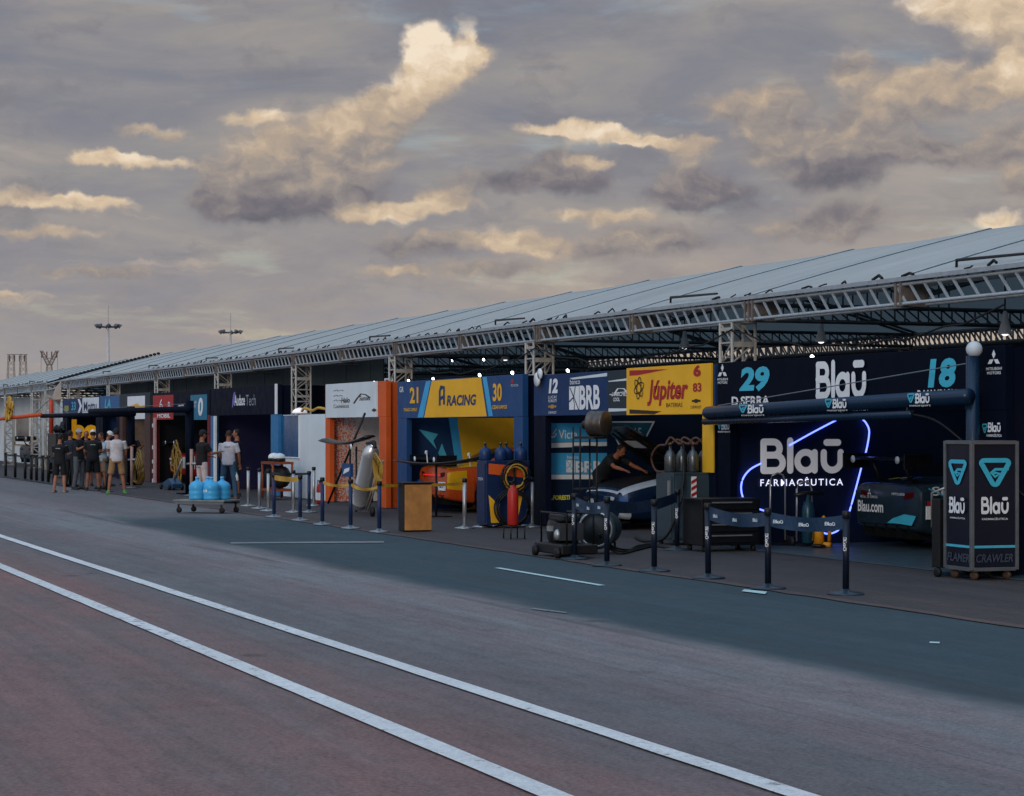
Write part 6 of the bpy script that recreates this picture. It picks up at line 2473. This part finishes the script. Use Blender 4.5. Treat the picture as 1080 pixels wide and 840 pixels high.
# tyres at the right edge
for k_ in range(2):
    q = G(1079 + k_ * 5, 600 - k_ * 3)
    tt = thing('spare_slick', ['black race tyre leaning at the right edge behind the toolbox', 'second black tyre at the right edge, further back'][k_], 'tyre', q, 'race tyres')
    mb = MB()
    Mt = Matrix.Rotation(R(-20), 3, 'Z') @ Matrix.Rotation(pi / 2, 3, 'Y')
    mb.lathe([(.21, -.13), (.31, -.14), (.335, -.11), (.34, 0), (.335, .11), (.31, .14), (.21, .13)], q + Vector((0, .3, .34)), 26, Mt)
    mb.build('tread', black, tt)
    mb = MB()
    mb.lathe([(.03, .10), (.06, .12), (.2, .125), (.212, .13), (.212, -.13), (.05, -.1)], q + Vector((0, .3, .34)), 20, Mt)
    mb.build('rim', grey, tt)

# dark toolbox on castors left of neon wall
g4 = G(720, 581)
kb = thing('tool_chest', 'low black tool chest on castors below the left end of the neon wall', 'tool chest', g4)
mb = MB()
mb.box(g4.x, g4.x + .62, g4.y, g4.y + .95, .10, .78)
mb.build('chest_body', mat('black blue steel', '090c13', .5, 0), kb, .012)
for i in range(4):
    mb = MB()
    mb.box(g4.x + .63, g4.x + .645, g4.y + .04, g4.y + .91, .14 + i * .16, .28 + i * .16)
    dw = mb.build('drawer', mat('black blue steel', '090c13', .5, 0), kb, .004)
    mb = MB()
    mb.box(g4.x + .646, g4.x + .665, g4.y + .15, g4.y + .80, .235 + i * .16, .255 + i * .16)
    mb.build('handle', grey, dw)
for (dx, dy) in ((.07, .08), (.55, .08), (.07, .87), (.55, .87)):
    mb = MB()
    mb.lathe([(.015, -.02), (.048, -.02), (.048, .02), (.015, .02)], (g4.x + dx, g4.y + dy, .05), 12, Matrix.Rotation(pi / 2, 3, 'X'))
    mb.build('castor', black, kb)


# hand trucks with cylinders before the neon wall
def hand_truck(label, p, h, cyl, plate=None):
    r = thing('hand_truck', label, 'hand truck', p, None)
    p = Vector(p)
    mb = MB()
    y0_, y1_ = p.y - .13, p.y + .13
    mb.path([(p.x, y0_, .1), (p.x, y0_, h - .12), (p.x, y0_ + .04, h - .03), (p.x, p.y, h), (p.x, y1_ - .04, h - .03), (p.x, y1_, h - .12), (p.x, y1_, .1)], .014, 7)
    mb.build('handle_frame', steel, r)
    mb = MB()
    mb.box(p.x, p.x + .22, y0_ - .03, y1_ + .03, .05, .065)
    mb.build('toe_plate', blackmat, r)
    for sy in (-.19, .19):
        mb = MB()
        mb.lathe([(.02, -.025), (.085, -.022), (.085, .022), (.02, .025)], (p.x - .05, p.y + sy, .094), 14, Matrix.Rotation(pi / 2, 3, 'X'))
        mb.build('wheel', black, r)
    if cyl:
        mb = MB()
        mb.lathe([(.08, .07), (.095, .09), (.095, .58), (.07, .68), (.03, .72), (.03, .80)], (p.x + .12, p.y, 0), 14)
        mb.build('cylinder', cyl, r)
        mb = MB()
        mb.path([(p.x + .12, p.y - .22, .80), (p.x + .1, p.y, .82), (p.x + .12, p.y + .26, .83)], [.03, .04, .025], 8)
        mb.build('valve', blackmat, r)
    if plate:
        mb = MB()
        mb.box(p.x + .02, p.x + .04, p.y - .03, p.y + .30, .30, .46)
        pl_ = mb.build('plate', blackmat, r)
        f_ = lambda u, v, w: Vector((p.x + .04 + w, u, v))
        decal(LOGO, (p.y + .02, .35, p.y + .24, .42), f_, 'lettering', white_print, pl_)
    return r


hand_truck('empty hand truck with looped chrome handle below the neon lettering', G(814, 577) + Vector((0, .1, 0)), 1.12, None, True)
hand_truck('hand truck carrying a dark blue gas cylinder, right of the empty one', G(842, 578) + Vector((0, .1, 0)), 1.0, mat('teal steel', '1f4252', .3, .3))
ya = thing('air_jack', 'yellow air jack with hoses standing below the neon wall', 'air jack', G(864, 580))
q = G(864, 580) + Vector((0, 0, .03))
mb = MB()
mb.path([q + Vector((0, 0, .06)), q + Vector((0, 0, .38))], [.08, .065], 12)
mb.path([q + Vector((-.12, 0, .05)), q + Vector((.16, .1, .05))], .04, 8)
mb.build('jack_body', mat('amber paint', 'c8871c', .4), ya)
mb = MB()
mb.path([q + Vector((0, 0, .36)), q + Vector((.05, .05, .46)), q + Vector((.14, .1, .36)), q + Vector((.12, .1, .1))], .028, 8)
mb.path([q + Vector((-.02, 0, .30)), q + Vector((-.12, -.02, .36)), q + Vector((-.14, -.02, .1))], .02, 8)
mb.build('hose', mat('amber paint', 'c8871c', .4), ya)
mb = MB()
mb.lathe([(.1, 0), (.12, .01), (.12, .03), (.1, .04)], q + Vector((0, 0, .01)), 14)
mb.build('foot', blackmat, ya)

# gear in the tall navy booth
q = G(272, 527.5) + Vector((0, .5, 0))
dk_ = thing('tyre_rack', 'orange framed rack with dark wheels, inside the tall navy booth', 'rack', q)
mb = MB()
for (dx) in (-.5, .5):
    for dy in (-.25, .25):
        mb.tube(q + Vector((dx, dy, .02)), q + Vector((dx, dy, .95)), .03, 6)
for zz in (.25, .93):
    mb.box(q.x - .53, q.x + .53, q.y - .28, q.y + .28, zz - .03, zz + .03)
mb.build('frame', mat('rack orange', '7d3f22', .5), dk_)
for i, dx in enumerate((-.25, .25)):
    mb = MB()
    Mt = Matrix.Rotation(R(30), 3, 'Z') @ Matrix.Rotation(pi / 2, 3, 'X')
    mb.lathe([(.12, -.12), (.27, -.12), (.29, 0), (.27, .12), (.12, .12)], q + Vector((dx, 0, .58)), 20, Mt)
    mb.build('tyre', black, dk_)
for i, dx in enumerate((-.3, .22)):
    hm = thing('helmet', ['white topped helmet on the left of the orange rack', 'white topped helmet on the right of the orange rack'][i], 'helmet', q + Vector((dx, 0, .96)), 'helmets on the rack')
    mb = MB()
    mb.ball(q + Vector((dx, 0, 1.07)), .14, .15, .11, 14)
    mb.build('shell', white_print if i == 0 else white_panel, hm)
    mb = MB()
    mb.lathe([(.13, .965), (.15, .98), (.15, 1.03), (.142, 1.05)], q * 1.0 + Vector((dx, 0, 0)), 14)
    mb.build('visor_band', blackmat, hm)

# yellow hose coil and red booth gear
for (x, y, sx_, sz_, lb, P_) in ((147, 493, .62, .52, 'yellow hose coil hanging on the pole left of the red booth', 13.4), (187, 482, .26, .5, 'ochre hose loops hanging before the red car', 14.4), (189, 500, .22, .7, 'lower ochre hose loop beside the dark boom post', 14.2)):
    c0 = at(x, y, P_)
    hc = thing('hose_bundle', lb, 'hose', c0)
    mb = MB()
    for i in range(5):
        s_ = 1 - .09 * i
        ph = rnd.uniform(0, 6)
        mb.path([c0 + Vector((sx_ * s_ * cos(t), -.03 * i + .04 * sin(2 * t + ph), sz_ * s_ * sin(t) - .03 * i)) for t in [2 * pi * k_ / 26 for k_ in range(27)]], .026, 6)
    mb.build('hose_coil', mat('dull ochre hose', '7d6228', .55), hc)
for (x, y0_, lb) in ((139, 478, 'pale slim post with crossbar by the yellow hose coil'), (202, 480, 'pale slim post with crossbar by the dark boom post')):
    p = at(x, 490, 12.9)
    sp = thing('cone_post', lb, 'post', (p.x, 12.9, 0), 'slim pale posts')
    mb = MB()
    mb.tube((p.x, 12.9, .02), (p.x, 12.9, 1.25), .045, 8)
    mb.build('pole', mat('pinkish pale paint', 'a4877c', .5), sp)
    mb = MB()
    mb.tube((p.x - .5, 12.9, .85), (p.x + .45, 12.9, .87), .03, 6)
    mb.build('crossbar', steel, sp)
    mb = MB()
    mb.lathe([(.2, .01), (.2, .03), (.05, .06)], (p.x, 12.9, 0), 14)
    mb.build('base', grey, sp)
jk = G(176, 517)
fj = thing('floor_jack', 'low blue floor jack lying before the red car', 'jack', jk)
mb = MB()
mb.prism([(-.8, .06), (.7, .06), (.75, .2), (.2, .34), (-.5, .22), (-.85, .14)], .3, lambda u, v, w_: jk + Vector((u, w_, v)))
mb.build('jack_frame', mat('jack blue', '274a68', .4), fj, .02)
mb = MB()
mb.tube(jk + Vector((.3, .15, .3)), jk + Vector((1.1, .2, .9)), .03, 6)
mb.build('handle', steel, fj)
for dx in (-.6, .5):
    for dy in (-.04, .34):
        mb = MB()
        mb.lathe([(.02, -.03), (.08, -.03), (.08, .03), (.02, .03)], jk + Vector((dx, dy, .082)), 12, Matrix.Rotation(pi / 2, 3, 'X'))
        mb.build('wheel', black, fj)

# black speaker-like cabinet with gear at far left
q = at(55, 480, 12.9)
kc = thing('tool_cabinet', 'tall black cabinet with black gear on its top, before the white screen', 'cabinet', (q.x, 12.9, 0))
mb = MB()
mb.box(q.x - 1.0, q.x + .75, 12.9, 13.5, .55, 1.62)
mb.build('cabinet_body', blackmat, kc, .02)
mb = MB()
for dx in (-.9, .65):
    for dy in (.06, .54):
        mb.tube((q.x + dx, 12.9 + dy, .02), (q.x + dx, 12.9 + dy, .55), .03, 6)
mb.box(q.x - .9, q.x + .65, 12.95, 13.45, .25, .29)
mb.build('stand', blackmat, kc)
mb = MB()
for i in range(6):
    mb.path([(q.x - .9 + i * .3, 13.2, 1.66), (q.x - .8 + i * .3, 13.1, 1.78 + .05 * (i % 3)), (q.x - .6 + i * .3, 13.2, 1.72)], .06, 6)
mb.lathe([(.05, -.08), (.2, -.07), (.22, 0), (.2, .07), (.05, .08)], (q.x + .5, 13.2, 1.84), 14, Matrix.Rotation(pi / 2, 3, 'X'))
mb.build('top_gear', black, kc)
# dark car far left
rc, body = race_car('dark green blue car parked under the far marquee', (at(25, 490, 15.6).x, 15.7), R(10), mat('dark blue car paint', '16262f', .25), mat('dark blue car paint', '16262f', .25))

# ------------------------------------------------------------------ lamps
for i, (x, y, lb) in enumerate(((458, 398.5, 'at the left end of the yellow middle board'), (507, 394.5, 'at the right end of the yellow middle board'), (541.5, 392, 'above the number 30'), (432, 400.5, 'above the number 21'))):
    p = at(x, y + 1, PF + .15)
    flood_lamp(p, (.5, -1, -.35), 'small lit spotlight ' + lb, 'spotlights on the sign tops', .42)
for i, (x, y, P_, lb) in enumerate(((396, 403, 15.4, 'over the orange and white booth'), (511, 379, 18.5, 'deep under the roof, over the yellow board'), (478, 380, 20.0, 'furthest back under the roof'), (600, 390.5, 15.3, 'above the blue header with white letters'), (858, 376, 15.6, 'above the white logo of the navy booth'))):
    flood_lamp(at(x, y, P_), (.5, -1, -.5), 'small lit lamp ' + lb, 'lamps under the roof', .42)
for i, (x, y, P_, lb) in enumerate(((866, 350, 17.5, 'hanging over the white logo'), (1060, 340, 17.5, 'hanging at the right end of the roof'), (533, 372, 18, 'hanging over the number 30'), (722, 358, 18, 'hanging over the yellow board'))):
    p = at(x, y, P_)
    r = thing('hanging_lamp', 'bell shaped metal lamp ' + lb, 'lamp', p, 'bell lamps under the roof')
    mb = MB()
    mb.lathe([(.02, .16), (.035, .13), (.055, .0), (.10, -.15), (.105, -.17)], p, 16)
    mb.build('lamp_shade', mat('lamp shade pale', 'c9ced2', .4, .0, .04, 3), r)
    mb = MB()
    mb.tube(p + Vector((0, 0, .16)), (p.x, p.y, roof_z(p.y, 0, 0, 4.2) - .15), .012, 5)
    mb.build('hanger', blackmat, r)
    mb = MB()
    mb.ball(p + Vector((0, 0, -.15)), .06, .06, .045, 10)
    mb.build('bulb', mat('dim bulb', 'ffffff', .4, emit=1.6), r)

# small white things fixed in the gaps between the booths
for (x0_, y0_, x1_, y1_, lb) in ((406.5, 399, 413, 419, 'small white banner in the gap right of the orange pillar'), (552, 397, 560.5, 424, 'white banner in the gap between the two blue booths')):
    q = rf(x0_, y0_, x1_, y1_, 15.9)
    bn_ = thing('hanging_banner', lb, 'banner', (q[0], 15.9, q[1]))
    mb = MB()
    mb.prism([(q[0], q[1]), (q[2], q[1] + .04), (q[2], q[3]), (q[0], q[3])], .01, lambda u, v, w_: Vector((u, 15.9 + w_ + .03 * sin(u * 9), v)))
    mb.build('hung_sheet', white_print, bn_)
    mb = MB()
    for k_ in range(4):
        zz = q[1] + (q[3] - q[1]) * (.2 + .2 * k_)
        mb = MB()
        mb.box(q[0] + .08, q[0] + rnd.uniform(.3, .6) * (q[2] - q[0]) + .1, 15.875, 15.885, zz, zz + .05)
        mb.build('printed_line', dkblue_print, bn_)
for i, (x, y, r_) in enumerate(((566.5, 400.5, .13), (569.5, 394.5, .10))):
    p = at(x, y, PF - .08)
    ds = thing('round_sign', ['larger white disc on the edge of the navy pillar, right of the lattice column', 'smaller white disc above the larger one on the navy pillar'][i], 'disc', p, 'white discs on the navy pillar')
    mb = MB()
    mb.lathe([(r_ * .96, -.015), (r_, 0), (r_ * .96, .015)], p, 20, Matrix.Rotation(pi / 2, 3, 'X'))
    mb.build('disc', white_print, ds)
    mb = MB()
    mb.tube(p + Vector((0, .02, 0)), p + Vector((0, .085, 0)), .02, 6)
    mb.build('bracket', blackmat, ds)
p = at(316, 436, 15.05)
wl_ = thing('work_lamp', 'white domed lamp with a yellow cable on top of the plain white wall', 'lamp', p)
mb = MB()
mb.lathe([(.20, .0), (.18, .06), (.12, .11), (.03, .14)], p, 16)
mb.build('lamp_dome', mat('lamp dome', 'e4dfe6', .4, emit=.5), wl_)
mb = MB()
mb.path(soft([p + Vector((.2, 0, .05)), p + Vector((.6, -.03, .12)), p + Vector((1.1, .02, .06)), p + Vector((1.7, 0, .12)), p + Vector((2.4, 0, .08))]), .035, 6)
mb.build('cable', mat('amber cable', 'c39a3a', .5), wl_)
# thin cables slung between columns and sign tops
for i, (xa, xb, lb) in enumerate(((418, 565, 'over the yellow middle board'), (565, 772, 'over the blue and yellow header'), (772, 1060, 'over the white logo header'))):
    a_, b_ = at(xa, 395, 15.25), at(xb, 395, 15.25)
    a_.z, b_.z = 3.3, 3.3
    cbl = thing('slung_cable', 'thin black cable slung between the columns ' + lb, 'cable', (a_ + b_) / 2)
    mb = MB()
    mb.path([a_.lerp(b_, t / 16) + Vector((0, 0, -.35 * 4 * (t / 16) * (1 - t / 16) + .03 * sin(t * 2.1))) for t in range(17)], .014, 5)
    mb.build('cable_run', black, cbl)

# floodlight masts and pylons beyond the tents
def mast(label, x, ytop, dist, n, pole=True):
    a = (x - 540) / F
    base = Vector((dist * (-CT + a * ST), dist * (ST + a * CT), 0))
    z = CAMZ + dist * (452 - ytop) / F
    r = thing('light_mast', label, 'light mast', base, None)
    mb = MB()
    mb.tube(base, base + Vector((0, 0, z)), .20, 10, .11)
    mb.tube(base + Vector((0, 0, z)), base + Vector((0, 0, z + 1.9)), .05, 5)
    mb.build('pole', mat('pale mast', 'b4b2b0', .6, .0), r)  # pole colour paled to carry the distance haze
    mb = MB()
    rt = Vector((ST, CT, 0))
    mb.path([base + Vector((0, 0, z)) + rt * (.8 * cos(t)) + Vector((-CT, ST, 0)) * (.8 * sin(t)) for t in [2 * pi * q / 14 for q in range(15)]], .06, 5)
    for t in (0, pi / 2, pi, 3 * pi / 2):
        mb.tube(base + Vector((0, 0, z)), base + Vector((0, 0, z)) + rt * (.8 * cos(t)) + Vector((-CT, ST, 0)) * (.8 * sin(t)), .05, 5)
    mb.build('ring_frame', grey, r)
    for i in range(n):
        t = 2 * pi * (i + .3) / n
        p = base + Vector((0, 0, z + .1)) + rt * (1.0 * cos(t)) + Vector((-CT, ST, 0)) * (1.0 * sin(t))
        out = (p - base - Vector((0, 0, z + .1)))
        M = (out.normalized() + Vector((0, 0, -.8))).to_track_quat('Z', 'Y').to_matrix()
        mb = MB()
        mb.lathe([(.06, -.2), (.1, -.17), (.22, .1), (.22, .14)], p, 10, M)
        mb.build('floodlight', mat('dark lamp', '5b5c62', .6), r)
    return r


mast('tall pale mast with a full ring of floodlights beyond the roof', 114, 345, 190, 8)
mast('shorter looking mast with few floodlights just above the roof ridge', 243, 351, 205, 5)


def pylon(label, x, ytop, dist, kind):
    a = (x - 540) / F
    base = Vector((dist * (-CT + a * ST), dist * (ST + a * CT), 0))
    rt = Vector((ST, CT, 0))
    fw = Vector((-CT, ST, 0))
    z = CAMZ + dist * (452 - ytop) / F
    r = thing('pylon', label, 'pylon', base)
    hw = 8.5 * dist / 2250
    mb = MB()

    def lat(p, q, w0, w1, n):
        for i in range(n):
            t, t2 = i / n, (i + 1) / n
            for (sa, sb) in ((-1, -1), (1, -1), (1, 1), (-1, 1)):
                f = lambda q_, s0, s1: p.lerp(q, q_) + (rt * s0 + fw * s1) * (w0 + (w1 - w0) * q_) / 2
                mb.tube(f(t, sa, sb), f(t2, sa, sb), .06, 4)
                mb.tube(f(t, sa, sb), f(t2, -sa, sb), .03, 4)
                mb.tube(f(t, sa, sb), f(t2, sa, -sb), .03, 4)
    if kind == 0:
        for s_ in (-1, 1):
            lat(base + rt * s_ * hw * .75, base + rt * s_ * hw * .75 + Vector((0, 0, z)), 2.2, 1.0, 14)
        lat(base + rt * -hw + Vector((0, 0, z)), base + rt * hw + Vector((0, 0, z)), .8, .8, 10)
    else:
        lat(base, base + Vector((0, 0, z - 3.0)), 2.6, .9, 14)
        for s_ in (-1, 1):
            lat(base + Vector((0, 0, z - 3.0)), base + rt * s_ * hw + Vector((0, 0, z)), .8, .5, 6)
            mb.tube(base + rt * s_ * hw + Vector((0, 0, z)), base + rt * s_ * hw * 1.05 + Vector((0, 0, z - 7)), .05, 4)
        mb.tube(base + rt * hw * .5 + Vector((0, 0, z - 1.5)), base - rt * hw * .5 + Vector((0, 0, z - 1.5)), .12, 4)
    mb.build('lattice', mat('hazed pylon steel', '7d736e', .7, .0), r)  # haze of distance put into the steel by a lighter colour
    for s_ in (-.9, -.3, .3, .9):
        mb = MB()
        mb.tube(base + rt * s_ * hw + Vector((0, 0, z - .2)), base + rt * s_ * hw + Vector((0, 0, z - 1.4)), .12, 5)
        mb.build('insulator', mat('insulator', '6a4a3c', .5), r)


pylon('distant portal pylon with two lattice legs, leftmost on the skyline', 18, 374, 420, 0)
pylon('distant pylon with arms spread like horns, second on the skyline', 52, 370, 420, 1)
